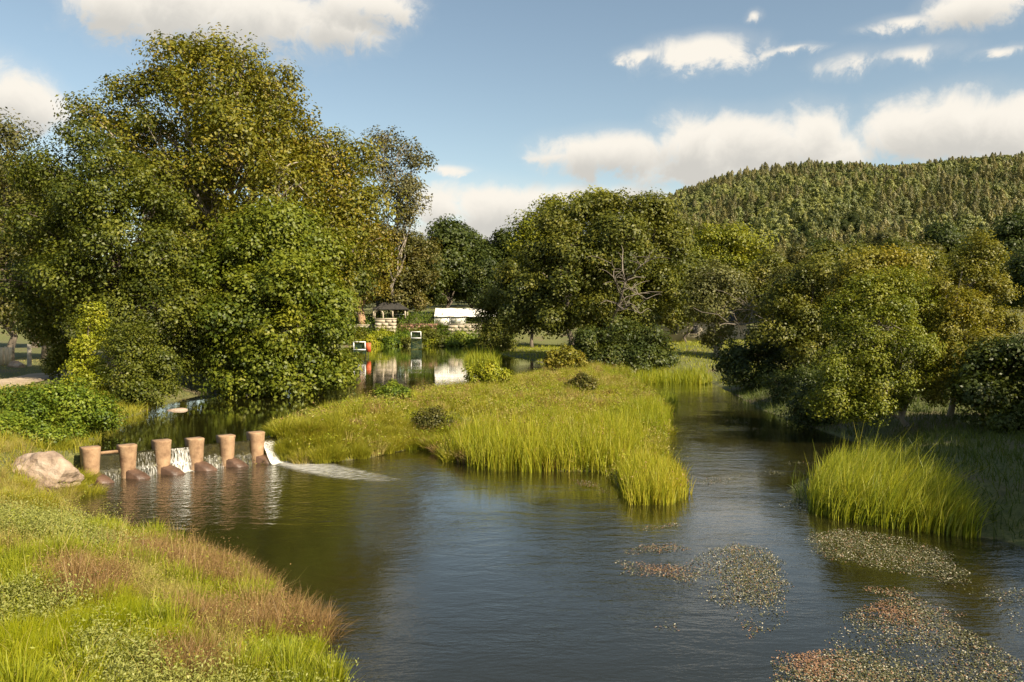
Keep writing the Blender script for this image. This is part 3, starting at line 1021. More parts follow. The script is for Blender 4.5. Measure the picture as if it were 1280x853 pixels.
def forest(name, label, src, n, seed, box, smin, smax, cond=None):
    rng = np.random.default_rng(seed)
    x = rng.uniform(box[0], box[1], n)
    y = rng.uniform(box[2], box[3], n)
    k = np.abs(x) < y * .85 + 40
    if cond is not None:
        k &= cond(x, y)
    x, y = x[k], y[k]
    return instance_on(name, label, 'forest', src, np.stack([x, y, ground_z(x, y)], 1), smin, smax)


def crown_of(r):
    return [c for c in r.children if c.name.startswith('crown')][0]


hb = (-300, 760, 240, 800)
forest('pine_forest', 'dense pine and eucalyptus wood covering the hill', crown_of(H1), 9000, 1, hb, .5, 1.15, lambda x, y: x > y * .12)
forest('pine_forest', 'broader crowns mixed through the wood on the hill', crown_of(H2), 12000, 2, hb, .5, 1.35, lambda x, y: (x > y * .12) & (fbm(x, y, 70, 5) > .0))
forest('pine_forest', 'taller narrow crowns mixed through the wood on the hill', crown_of(H3), 11000, 3, hb, .5, 1.2, lambda x, y: (x > y * .12) & (fbm(x, y, 60, 6) < .0))
forest('far_wood', 'far-off wood closing the horizon behind the left bank', crown_of(GB), 420, 4, (-420, 160, 190, 300), .9, 1.3, lambda x, y: x < y * .25)
forest('hill_broadleaf', 'rounded broadleaf trees on the lower slope of the hill', crown_of(GA), 420, 5, (40, 560, 235, 430), .55, .95, lambda x, y: (x > y * .15) & (fbm(x, y, 50, 15) > -.1))
# ------------------------------------------------------------------ grasses and waterside plants
def blades(P, h, w, lean, bend, rng, segs=3):
    """P (n,3) roots; h heights; lean (n,2) tip offset as a share of h; returns V, F"""
    n = len(P)
    h = np.broadcast_to(h, (n,))[:, None]
    w = np.broadcast_to(w, (n,))[:, None]
    a = rng.uniform(0, 2 * np.pi, n)
    sd = np.stack([np.cos(a), np.sin(a), 0 * a], 1)
    V = np.empty((n, segs + 1, 2, 3))
    for i in range(segs + 1):
        t = i / segs
        k = t ** bend
        dz = t - .35 * k * np.linalg.norm(lean, axis=1) ** 1.5
        c = P + np.concatenate([lean * h * k, h * dz[:, None]], 1)
        ww = w * (1 - t ** 1.6 * .93) * .5
        V[:, i, 0] = c - sd * ww
        V[:, i, 1] = c + sd * ww
    b = np.arange(n)[:, None] * (segs + 1) * 2 + np.arange(segs)[None] * 2
    F = np.stack([b, b + 1, b + 3, b + 2], -1).reshape(-1, 4)
    return V.reshape(-1, 3), F


def scatter(n, box, rng, test):
    x = rng.uniform(box[0], box[1], n)
    y = rng.uniform(box[2], box[3], n)
    k = test(x, y) & (np.abs(x) < y * .70 + 2.5)
    x, y = x[k], y[k]
    return np.stack([x, y, ground_z(x, y) - .03], 1)


def spread(n, s, rng, bias=(0, 0)):
    return rng.normal(size=(n, 2)) * s + np.array(bias)


def grass_obj(name, label, cat, P, h, w, m, rng, lean=.35, bend=1.8, segs=3, kind='stuff', tint=None, bias=(0, 0), leanv=None, group=None):
    n = len(P)
    hh = h * rng.lognormal(0, .25, n) if np.isscalar(h) else h
    lv = spread(n, lean, rng, bias) if leanv is None else leanv
    V, F = blades(P, hh, w * rng.uniform(.7, 1.3, n), lv, bend, rng, segs)
    t = np.clip((.42 if tint is None else tint) + .17 * rng.normal(size=n) + .12 * fbm(P[:, 0], P[:, 1], 1.2, 8), 0, 1)
    o = link(name, mesh_np(name, V, F, np.repeat(t, segs), mats=[m]))
    tag(o, label, cat, group, kind)
    return o


def dists(x, y):
    return poly_dist(x, y, POOL), poly_dist(x, y, POND)


def clumpy(P, rng, s, amt, seed):
    """thin a scatter into tufts"""
    v = fbm(P[:, 0], P[:, 1], s, seed)
    return P[v + rng.normal(size=len(P)) * .35 > amt]


rng = np.random.default_rng(100)
# --- foreground bank: which plant grows where (photo pixel, radius, kind)
spots = [(195, 685, 55, 'dry'), (290, 742, 38, 'dry'), (90, 735, 36, 'dry'), (110, 760, 26, 'dry'), (150, 715, 30, 'straw'), (210, 735, 36, 'straw'), (130, 655, 34, 'flag'), (60, 720, 30, 'flag'), (110, 690, 50, 'herb'), (40, 680, 60, 'herb'), (60, 660, 40, 'herb'), (20, 740, 40, 'flag'), (255, 765, 30, 'dry'),
         (170, 700, 30, 'flag'), (235, 725, 34, 'flag'), (330, 790, 45, 'flag'), (120, 785, 50, 'lime'), (30, 830, 60, 'lime'), (150, 830, 50, 'herb'), (235, 820, 34, 'dry'), (200, 800, 34, 'lime'), (300, 840, 60, 'herb'),
         (390, 845, 50, 'herb'), (350, 810, 50, 'flag'), (60, 790, 45, 'herb'), (190, 790, 45, 'flag'), (270, 790, 45, 'straw'), (20, 630, 40, 'straw'), (40, 700, 40, 'straw'), (420, 850, 40, 'flag'), (100, 850, 40, 'flag')]
kinds = ['dry', 'herb', 'flag', 'lime', 'straw']
SP = np.array([on(a, b, .75)[:2] for a, b, _, _ in spots])
SR = np.array([c / FX * on(a, b, .75)[1] * 1.5 for a, b, c, _ in spots])
SK = np.array([kinds.index(d) for *_, d in spots])


def fore_ok(x, y):
    d1, d2 = dists(x, y)
    return (d1 > -.12) & (d2 > .5)


P = scatter(330000, (-20, 0, 9.5, 26.5), rng, fore_ok)
q = ((P[:, None, :2] - SP[None]) ** 2).sum(-1) / SR[None] ** 2 + rng.normal(size=(len(P), len(SP))) * .25 + .25 * fbm(P[:, 0], P[:, 1], .6, 44)[:, None]
kd = SK[np.argmin(q, 1)]
dist = P[:, 1]
keep = rng.random(len(P)) < np.clip(13.5 / dist, .2, 1) ** 1.1
P, kd = P[keep], kd[keep]


def part(k, share):
    A = P[kd == kinds.index(k)]
    return A[rng.random(len(A)) < share]


def tuft(name, label, m, rad, hgt, per, wid, r, segs=3, spready=.9, tint=.42, jit=.18, bend=1.7):
    """one domed tuft as its own mesh, rooted at the origin"""
    a = r.uniform(0, 2 * np.pi, per)
    q = np.sqrt(r.random(per))
    P0 = np.stack([q * np.cos(a) * rad, q * np.sin(a) * rad, 0 * a - .05], 1)
    hh = hgt * r.uniform(.65, 1.2, per) * (1 - .28 * q)
    lv = np.stack([np.cos(a), np.sin(a)], 1) * q[:, None] * spready + r.normal(size=(per, 2)) * jit
    V, F = blades(P0, hh, wid * r.uniform(.7, 1.3, per), lv, bend, r, segs)
    t = np.clip(tint + .17 * r.normal(size=per), 0, 1)
    o = link(name, mesh_np(name, V, F, np.repeat(t, segs), mats=[m]))
    tag(o, label, 'grass', kind='stuff')
    return o


def tufts(name, label, m, pts, rad, hgt, per, wid, seed, smin=.55, smax=1.35, **kw):
    r = np.random.default_rng(seed)
    pts = np.asarray(pts, float)
    words = ['one such tuft among the ', 'another such tuft among the ']
    for h in range(2):
        A_ = pts[h::2]
        if len(A_) < 2:
            continue
        src = tuft(name.rstrip('s'), words[h] + label, m, rad, hgt, per, wid, r, **kw)
        src.location = tuple(A_[0])
        instance_on(name, label if h == 0 else 'more ' + label, 'grass', src, A_[1:], smin, smax)


def mounds(kind, n, rad, hgt, per, seed, wid, m, label, name='grass_tufts', **kw):
    r = np.random.default_rng(seed)
    cand = P[kd == kinds.index(kind)]
    tufts(name, label, m, cand[r.choice(len(cand), n)] + np.array([0, 0, .03]), rad, hgt, per, wid, seed, **kw)


A = P[rng.random(len(P)) < .18]
grass_obj('bank_grass', 'short green undergrowth of the near left bank', 'grass', A, .24, .016, G['green'], rng, .45, 1.6, 2)
mounds('flag', 90, .26, .56, 200, 401, .020, G['green'], 'upright broad yellow-green blades in tufts on the near bank', spready=.5)
mounds('flag', 40, .30, .40, 260, 402, .012, G['lime'], 'lime tufts between the broad blades of the near bank')
mounds('lime', 60, .40, .40, 620, 403, .009, G['lime'], 'soft domed lime green cushions on the near left bank', spready=.6)
mounds('straw', 70, .36, .46, 380, 404, .008, G['straw'], 'straw-coloured tufts of thin grass on the near left bank', jit=.35)
mounds('dry', 130, .38, .55, 250, 405, .010, G['dry'], 'tangled reddish brown dead stalks on the near left bank', 'dry_stalks', spready=.6, jit=.6, bend=1.25)
mounds('dry', 50, .30, .78, 40, 415, .010, G['dry'], 'tall upright brown stems over the tangled dead stalks', 'dry_stalks', spready=.35, jit=.3, bend=1.3)
mounds('straw', 26, .30, .70, 40, 416, .010, G['dry'], 'tall brown stems rising from the straw-coloured grass', 'dry_stalks', spready=.35, jit=.3, bend=1.3)
mounds('dry', 30, .25, .42, 160, 406, .014, G['green'], 'green tufts coming up between the dead stalks')
mounds('herb', 60, .36, .34, 300, 407, .010, G['green'], 'fine green tufts among the grey-green herbs')
A = P[rng.random(len(P)) < .012]
grass_obj('bank_grass', 'scattered tall pale grass stems on the near left bank', 'grass', A, .70, .011, G['straw'], rng, .45, 1.5)


def herb(name, label, A, m, per, hgt, leaf, seed, spreadr=.07):
    r = np.random.default_rng(seed)
    k = np.repeat(np.arange(len(A)), per)
    t = r.random(len(k)) ** .7
    hs = (hgt * r.lognormal(0, .25, len(A)))[k] * (1 + .35 * fbm(A[:, 0], A[:, 1], .7, seed))[k]
    ln = r.normal(size=(len(A), 2))[k] * .22
    pos = A[k] + np.stack([ln[:, 0] * hs * t, ln[:, 1] * hs * t, hs * t], 1) + r.normal(size=(len(k), 3)) * np.array([spreadr, spreadr, .02])
    nr = unit(r.normal(size=(len(k), 3)) * .6 + np.array([0.15, -.25, .7]))
    V = leaf_quads(pos, nr, leaf, r, .1, .36)
    tint = np.clip(.42 + .15 * r.normal(size=len(k)) + .15 * fbm(pos[:, 0], pos[:, 1], .8, 13), 0, 1)
    o = link(name, mesh_np(name, V, np.arange(len(k) * 4).reshape(-1, 4), tint, mats=[m]))
    tag(o, label, 'plants', kind='stuff')


A = part('herb', .18)
herb('herb_cover', 'grey-green leafy herbs covering the near left bank', A, G['pale'], 14, .40, .052, 201)
A = part('dry', .10)
herb('herb_cover', 'withered brown leaves and seed heads among dead stalks', A, G['dry'], 7, .50, .035, 202)
A = part('straw', .08)
herb('herb_cover', 'pale seed heads in the straw-coloured grass', A, G['straw'], 7, .50, .03, 208)
A = P[rng.random(len(P)) < .015]
herb('herb_cover', 'bright green leaf tufts dotted over the near left bank', A, G['green'], 9, .32, .06, 203)

# --- left bank beyond the rock, lawn
def left_ok(x, y):
    d1, d2 = dists(x, y)
    return (d1 > -.05) & (d2 > -.15) & (y > 24) & (x < -11)


A = clumpy(scatter(70000, (-34, -12, 24, 44), rng, left_ok), rng, 1.2, -.35, 51)
grass_obj('bank_grass', 'rough green grass around the boulder and the weir end', 'grass', A, .42, .022, G['sedge'], rng, .5, 1.7, 2)
A = scatter(30000, (-60, -18, 38, 75), rng, lambda x, y: (dists(x, y)[1] > .3))
grass_obj('lawn_grass', 'short dry lawn grass around the footpath', 'grass', A, .10, .03, G['straw'], rng, .5, 1.5, 2)

# --- island
def isl_ok(x, y):
    d1, d2 = dists(x, y)
    return (d1 > -.1) & (d2 > -.1) & (x > -9.9) & (x < np.where(y < 45, 8.0, 11.5)) & (y > 23) & (y < 84)


def near_px(A, px, py, r, z=.3):
    """share of closeness of points to a spot seen in the photo"""
    c = on(px, py, z)[:2]
    rr = r / FX * c[1]
    e = (A[:, :2] - c) / np.array([rr, rr * (c[1] / 14.0)])
    return np.exp(-(e ** 2).sum(1))


def tussocks(name, label, m, centres, rad, hgt, n, seed, wid=.018, tint=.45):
    ctr = np.array(centres)
    tufts(name, label, m, np.column_stack([ctr, ground_z(ctr[:, 0], ctr[:, 1])]), rad, hgt, n, wid, seed, segs=4, bend=2.0, tint=tint, smin=.7, smax=1.3)


r2 = np.random.default_rng(7)


def centres(n, box, test, seed):
    r = np.random.default_rng(seed)
    x = r.uniform(box[0], box[1], n)
    y = r.uniform(box[2], box[3], n)
    k = test(x, y)
    return list(zip(x[k], y[k]))


def edge_left(x, y):
    d1, d2 = dists(x, y)
    return (d1 > .05) & (d1 < 2.2) & (d2 > .1) & (x > -9.6) & (x < -2.8) & (y < 36)


tussocks('sedge_tussocks', 'mounded yellow-green sedge along the left end of the island', G['sedge'], centres(330, (-9.6, -2.4, 30, 37), edge_left, 3), .42, .62, 420, 11)
tussocks('sedge_tussocks', 'sedge mounds around the weir end and the boulder', G['sedge'], [tuple(on(95, 575, .9)[:2]), tuple(on(70, 562, 1)[:2]), tuple(on(100, 598, .2)[:2]), tuple(on(80, 612, .2)[:2]), tuple(on(20, 600, .8)[:2]), tuple(on(110, 615, .05)[:2]), tuple(on(5, 625, .8)[:2]), tuple(on(45, 625, .5)[:2])], .55, .55, 700, 12)
A = scatter(120000, (-10, 12, 23, 84), rng, isl_ok)
A = A[rng.random(len(A)) < np.clip(38 / A[:, 1], .3, 1)]
grass_obj('island_grass', 'mixed green and yellow grass over the island', 'grass', A, .40, .028, G['sedge'], rng, .45, 1.7, 2)
for (lab, m_, n_, r_, h_, sd_) in [('yellow-green grass mounds over the middle of the island', 'sedge', 260, .5, .72, 91), ('fresh green grass mounds scattered over the island', 'green', 170, .45, .66, 92), ('brownish grass mounds scattered over the island', 'dry', 110, .40, .62, 93), ('pale straw mounds scattered over the island', 'straw', 80, .42, .66, 94)]:
    cc = centres(n_ * 6, (-9.5, 10.5, 29, 72), lambda x, y: isl_ok(x, y) & (fbm(x, y, 3.0, 55) + .5 * fbm(x, y, 1.1, sd_) > -.35), sd_)[:n_]
    tussocks('island_tussocks', lab, G[m_], cc, r_, h_, 210, sd_, wid=.024)
B = clumpy(A[rng.random(len(A)) < .6], rng, 1.6, .42, 61)
herb('island_herbs', 'pale seed heads and dock stalks dotted over the island', B[::2], G['straw'], 6, .62, .09, 204, .1)
B = clumpy(A, rng, 2.2, .62, 64)
herb('island_herbs', 'reddish brown flowering stems scattered over the island', B[::2], G['dry'], 7, .62, .09, 205, .1)
B = clumpy(A, rng, 1.9, .5, 68)
herb('island_herbs', 'fresh green leafy herbs scattered over the island', B[::2], G['green'], 8, .5, .13, 206, .12)


def reed_patch(name, label, poly_px, n, h, w, seed, bias=(0, 0), m='reed', lean=.16, z=0.02, cat='reeds', tint=.42):
    r = np.random.default_rng(seed)
    PP = np.array([on(a, b, z)[:2] for a, b in poly_px])
    lo, hi = PP.min(0), PP.max(0)
    x = r.uniform(lo[0], hi[0], n * 3)
    y = r.uniform(lo[1], hi[1], n * 3)
    d = poly_dist(x, y, PP)
    k = d < .12 * r.normal(size=len(d))
    x, y = x[k][:n], y[k][:n]
    hh = h * r.lognormal(0, .2, len(x)) * (.8 + .25 * sm(np.abs(poly_dist(x, y, PP)) / .7)) * (1 + .12 * fbm(x, y, 1.1, seed))
    Pz = np.stack([x, y, np.minimum(ground_z(x, y), z) - .05], 1)
    Pz[:, 2] = np.maximum(Pz[:, 2], -.4)
    hh = hh - np.minimum(Pz[:, 2], 0)
    return grass_obj(name, label, cat, Pz, hh, w, G[m], r, lean, 2.3, 3, None, tint, bias)


reed_patch('reed_bed', 'wide bright green reed bed along the front of the island', [(552, 572), (600, 587), (660, 590), (720, 589), (778, 592), (800, 575), (808, 552), (700, 540), (600, 548)], 13000, 1.1, .034, 21, tint=.5)
reed_patch('reed_clump', 'yellow-green reed clump on the tip of the island', [(775, 615), (790, 630), (830, 632), (855, 622), (856, 604), (830, 596), (800, 588), (780, 590)], 3000, .85, .03, 22, tint=.6)
reed_patch('reed_clump', 'green reed clump on the channel side of the island', [(770, 548), (830, 546), (838, 528), (826, 515), (780, 518)], 4200, .95, .032, 23)
reed_patch('reed_tuft', 'small isolated reed tuft in the right channel', [(822, 508), (846, 508), (844, 500), (826, 500)], 500, .7, .035, 24)
reed_patch('reed_clump', 'tall sunlit reed clump leaning right beside the right bank', [(1012, 640), (1060, 652), (1130, 662), (1218, 672), (1200, 648), (1150, 612), (1085, 598), (1030, 598)], 10000, 1.15, .028, 25, bias=(.36, .05), lean=.22, tint=.58)
reed_patch('reed_bed', 'pale reeds standing in the pond left of the conical tree', [(578, 456), (622, 458), (628, 446), (585, 444)], 1800, 1.5, .07, 26, z=PZ)
reed_patch('reed_bed', 'green grass fringe along the far end of the right channel', [(792, 479), (840, 479), (888, 479), (890, 465), (840, 462), (795, 464)], 5200, .9, .06, 27, z=.15)
reed_patch('reed_bed', 'tall grass fringe at the foot of the dark willow bush', [(700, 470), (750, 472), (790, 474), (790, 460), (720, 460)], 3500, .75, .05, 28, z=.6)
# right bank in shade, its grass coloured darker to deepen that shade
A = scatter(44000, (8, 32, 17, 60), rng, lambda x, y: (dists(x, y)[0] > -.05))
grass_obj('shaded_bank_grass', 'green grass coloured darker for the shade on the right bank', 'grass', A, .40, .028, G['shade_dark'], rng, .5, 1.7, 2, tint=.4)
A = scatter(26000, (-6, 34, 62, 135), rng, lambda x, y: (dists(x, y)[0] > .3) & (dists(x, y)[1] > .2))
grass_obj('far_bank_grass', 'sunlit grass under the trees of the far bank', 'grass', A, .35, .06, G['green'], rng, .5, 1.7, 2)
A = scatter(30000, (-40, 0, 139, 150), rng, lambda x, y: (dists(x, y)[1] > -.1))
herb('far_bank_cover', 'bright green undergrowth on the far pond bank', A[:4500], L['bramble'], 5, 1.5, .35, 207, .5)
r3 = np.random.default_rng(77)
xx, yy = r3.uniform(33.5, 44, 2600), r3.uniform(54, 62, 2600)
grass_obj('tall_grass', 'pale feathery tall grass above the hedge at the right edge', 'grass', np.stack([xx, yy, ground_z(xx, yy) - .05], 1), 1.5, .06, G['straw'], r3, .3, 1.8, 3)

# single plants on the island
for (nm, lab, px, py, D, rr, n, lf, ml, sd) in [
    ('willow_shrub', 'small fresh green shrub on the island behind the sedge', 490, 500, 41, 14, 3500, .11, 'bramble', 81),
    ('yellow_shrub', 'yellow-green bushy plant at the back edge of the island', 608, 490, 50, 17, 4000, .13, 'ivy', 82),
    ('dock_plant', 'brownish bushy plant at the water notch of the island', 540, 535, 35.5, 16, 2600, .09, 'olive', 83),
    ('dock_plant', 'rust-tinged bushy plant in the middle of the island', 705, 462, 66, 16, 3000, .18, 'autumn', 84),
    ('dock_plant', 'grey-brown bushy plant near the right side of the island', 728, 497, 50, 11, 1800, .13, 'olive', 85)]:
    c = at(px, py, D)
    r_ = 1.45 * rr / FX * D
    b = np.array([c[0], D, gz(c[0], D)])
    top = max(c[2] - b[2], r_ * 1.05, .8)
    make_tree(nm, lab, b, [b + (0, 0, top * .85), b + (r_ * .6, 0, top * .6), b + (-r_ * .6, .1, top * .6), b + (0, -.2, top * .45)], [r_ * .6, r_ * .55, r_ * .55, r_ * .6],
              int(n * 1.4), lf * 1.1, .2, L[ml], BARK, sd, trunk_r=.03, cat='plant', crown_name='foliage', trunk_name='stem', twig=.1, back=.8)

# ------------------------------------------------------------------ floating weed
def fleck_mat():
    m, T = mat('water_crowfoot')
    a = T.n('ShaderNodeAttribute', attribute_name='tint')
    c = T.ramp(a.outputs['Fac'], [(0, (.42, .38, .27)), (.11, (.065, .07, .02)), (.42, (.12, .115, .04)), (.66, (.17, .15, .07)), (.80, (.24, .13, .065))], 'CONSTANT')
    p = T.n('ShaderNodeBsdfPrincipled', {'Base Color': c, 'Roughness': .6})
    T.n('ShaderNodeOutputMaterial', {0: p})
    return m


FLECK = fleck_mat()


def weed_mat(label, poly_px, n, seed, red=.15, red_spots=()):
    r = np.random.default_rng(seed)
    PP = np.array([on(a, b, 0)[:2] for a, b in poly_px])
    lo, hi = PP.min(0) - .4, PP.max(0) + .4
    x = r.uniform(lo[0], hi[0], n * 6)
    y = r.uniform(lo[1], hi[1], n * 6)
    d = poly_dist(x, y, PP) + .28 * fbm(x, y, 1.0, seed) + .22 * np.abs(r.normal(size=len(x)))
    hole = fbm(x, y, 1.3, seed + 5)
    n = int(n * .85)
    k = (d < 0) & (r.random(len(x)) < np.clip(.30 + .62 * (hole + .2), .05, 1))
    x, y = x[k][:n], y[k][:n]
    P = np.stack([x, y, .006 + .012 * r.random(len(x))], 1)
    nr = unit(r.normal(size=(len(x), 3)) * .28 + np.array([0, 0, 1]))
    V = leaf_quads(P, nr, .034, r, 0, .7, .05)
    V[:, 2] = np.maximum(V[:, 2], .002)
    rp = red + .5 * np.maximum(fbm(x, y, .9, seed + 9) - .55, 0)
    for (a, b, rad) in red_spots:
        c = on(a, b, 0)[:2]
        rr = rad / FX * c[1]
        rp = rp + .9 * np.exp(-((x - c[0]) ** 2 + ((y - c[1]) / 2) ** 2) / rr ** 2)
    t = np.where(r.random(len(x)) < rp, r.uniform(.8, 1, len(x)), r.uniform(0, .8, len(x)))
    o = link('floating_weed', mesh_np('floating_weed', V, np.arange(len(x) * 4).reshape(-1, 4), t, mats=[FLECK]))
    tag(o, label, 'water weed', 'mats of flowering water weed', 'stuff')


weed_mat('large fin-shaped mat of white-flecked water weed in mid pool', [(770, 702), (800, 700), (850, 702), (890, 690), (915, 676), (960, 684), (992, 700), (1000, 735), (985, 768), (955, 800), (935, 815), (918, 790), (905, 765), (870, 740), (820, 722), (775, 718)], 13000, 1, .1, [(930, 805, 25), (820, 705, 30)])
weed_mat('biggest water weed mat, at the lower right edge of the water', [(955, 840), (975, 815), (1040, 812), (1050, 765), (1085, 755), (1130, 745), (1180, 770), (1240, 800), (1300, 845), (1300, 880), (950, 880)], 17000, 2, .1, [(1000, 818, 35), (1100, 760, 30)])
weed_mat('long water weed mat trailing below the leaning reed clump', [(1005, 665), (1060, 660), (1130, 672), (1200, 690), (1210, 730), (1230, 750), (1180, 735), (1120, 718), (1050, 705), (1005, 690)], 11000, 3, .08)
weed_mat('narrow pinkish weed strip between two larger mats', [(1050, 735), (1075, 728), (1130, 735), (1190, 760), (1215, 775), (1180, 772), (1120, 752)], 2600, 4, .4)
weed_mat('thin reddish weed strip just above the fin-shaped mat', [(768, 688), (800, 680), (858, 678), (862, 686), (820, 692), (780, 694)], 1700, 5, .45)
weed_mat('small weed raft right below the island-tip reeds', [(800, 660), (850, 652), (862, 658), (840, 664), (805, 665)], 1000, 6, .3)
weed_mat('pinkish weed raft left of the island-tip reeds', [(708, 597), (740, 600), (768, 612), (760, 618), (720, 608)], 900, 7, .5)
weed_mat('pale weed streak reaching out from the island tip into the channel', [(858, 602), (900, 594), (935, 594), (910, 604), (862, 612)], 800, 8, .05)
weed_mat('pale weed streak in the channel left of the leaning reeds', [(915, 592), (960, 588), (985, 592), (960, 598), (920, 598)], 600, 9, .05)
weed_mat('pale weed patch at the left foot of the leaning reeds', [(975, 625), (1010, 622), (1030, 632), (1000, 640), (975, 634)], 700, 10, .05)
weed_mat('faint weed streak farthest up the right channel', [(900, 524), (945, 525), (940, 530), (905, 529)], 300, 11, .05)
weed_mat('scattered weed flecks at the right edge by the shaded bank', [(1225, 735), (1290, 735), (1300, 800), (1260, 790), (1240, 765)], 1500, 12, .1)
weed_mat('weed streak in shade just left of the right bank trees', [(975, 577), (1035, 576), (1030, 582), (980, 582)], 400, 13, .05)
weed_mat('small dark weed patch alone in the middle of the pool', [(815, 775), (850, 778), (848, 788), (820, 786)], 160, 14, .35)
# ------------------------------------------------------------------ weir
CONC = noise_mat('weir_concrete', (.17, .095, .05), (.36, .225, .125), 2.6, .85, .5, c3=(.45, .31, .18), bscale=22)
FOOT = noise_mat('wet_red_stone', (.06, .035, .022), (.15, .085, .055), 3.0, .4, .5)
MOSS = noise_mat('mossy_panel', (.012, .012, .008), (.05, .045, .02), 5.0, .6, .9, c3=(.14, .12, .03), bscale=16)
WL = float(np.linalg.norm(WB - WA))


def weir_pt(s, d, z):
    p = WA + WDIR * s + WDN * d
    return (p[0], p[1], z)


weir = empty('weir', weir_pt(0, 0, 0))
tag(weir, 'low river weir of six tan piers with mossy panels between them', 'weir')
O = np.array(weir_pt(0, 0, 0))


def ring(w, l0, l1, n=9):
    """plan outline: square upstream end, rounded downstream nose (s, d)"""
    pts = [(-w / 2, -l0), (w / 2, -l0)]
    for a in np.linspace(0, math.pi, n):
        pts.append((w / 2 * math.cos(a), l1 + w / 2 * math.sin(a)))
    return pts


for i in range(6):
    s0 = WL * i / 5
    rw = random.Random(i)
    top = 1.16 + rw.uniform(-.03, .03)
    rows = [(-.6, .40), (.2, .43), (.5, .46), (.8, .49), (1.0, .515), (top - .05, .545), (top - .012, .54), (top, .49)]
    V, F = [], []
    for (z, w) in rows:
        for (a, b) in ring(w * 1.1, .34, .02):
            V.append(np.array(weir_pt(s0 + a + rw.uniform(-.006, .006), b + rw.uniform(-.006, .006), z)) - O)
    m = len(ring(1, 1, 1))
    for r in range(len(rows) - 1):
        for k in range(m):
            F.append([r * m + k, r * m + (k + 1) % m, (r + 1) * m + (k + 1) % m, (r + 1) * m + k])
    cap = len(rows) - 1
    V.append(np.array(weir_pt(s0, -.12, top + .004)) - O)
    tri = np.array([[cap * m + k, cap * m + (k + 1) % m, len(V) - 1] for k in range(m)])
    pier = link('pier', mesh_np('pier', np.array(V), [np.array(F), tri], smooth=False, mats=[CONC]), weir)
    # rounded cutwater that slopes down to the pool
    V, F = [], []
    prof = [(t, .33 * math.sqrt(max(0, 1 - t ** 2.2)) - .16 * t) for t in np.linspace(0, 1, 8)]
    wd = .40
    for (t, z) in prof:
        d = .10 + t * .62
        sk = t * .42
        for (k, zz) in ((-1, -.5), (-1, z - .05), (-.8, z), (.8, z), (1, z - .05), (1, -.5)):
            V.append(np.array(weir_pt(s0 + sk + k * wd / 2 * (1 + .12 * t) + rw.uniform(-.008, .008), d, min(zz, z) + rw.uniform(-.008, .008))) - O)
    for r in range(len(prof) - 1):
        for k in range(5):
            F.append([r * 6 + k, r * 6 + k + 1, (r + 1) * 6 + k + 1, (r + 1) * 6 + k])
    F.append([r * 6 + 6 + k for k in (0, 1, 4, 5)])
    link('cutwater', mesh_np('cutwater', np.array(V), np.array(F), smooth=False, mats=[FOOT]), pier)


def water_white(name, thr, sx, sz, opa=1.0, soft=.3):
    m, T = mat(name)
    tc = T.n('ShaderNodeTexCoord').outputs['Object']
    n1 = T.noise(T.vm('MULTIPLY', tc, (sx, sx * (2.5 if name == 'running_foam' else 1), sz)), 1.0, 5, .6)
    f = T.n('ShaderNodeAttribute', attribute_name='fade').outputs['Fac']
    a = T.step(T.m('ADD', n1, T.m('SUBTRACT', f, .5)), thr, thr + soft)
    p = T.n('ShaderNodeBsdfPrincipled', {'Base Color': (.78, .76, .70, 1), 'Roughness': .35})
    tr = T.n('ShaderNodeBsdfTransparent')
    a = T.m('MULTIPLY', a, opa)
    mx = T.n('ShaderNodeMixShader', {0: a, 1: tr, 2: p})
    T.n('ShaderNodeOutputMaterial', {0: mx})
    return m


def sheet(name, fn, nu, nv, m, fade, label=None):
    V, fd = [], []
    for j in range(nv):
        for i in range(nu):
            u, v = i / (nu - 1), j / (nv - 1)
            V.append(fn(u, v))
            fd.append(fade(u, v))
    k = (np.arange(nv - 1)[:, None] * nu + np.arange(nu - 1)[None]).ravel()
    F = np.stack([k, k + 1, k + nu + 1, k + nu], -1)
    me = mesh_np(name, np.array(V), F, smooth=True, mats=[m])
    at_ = me.attributes.new('fade', 'FLOAT', 'POINT')
    at_.data.foreach_set('value', np.array(fd, np.float32))
    o = link(name, me)
    tag(o, kind='structure')
    return o


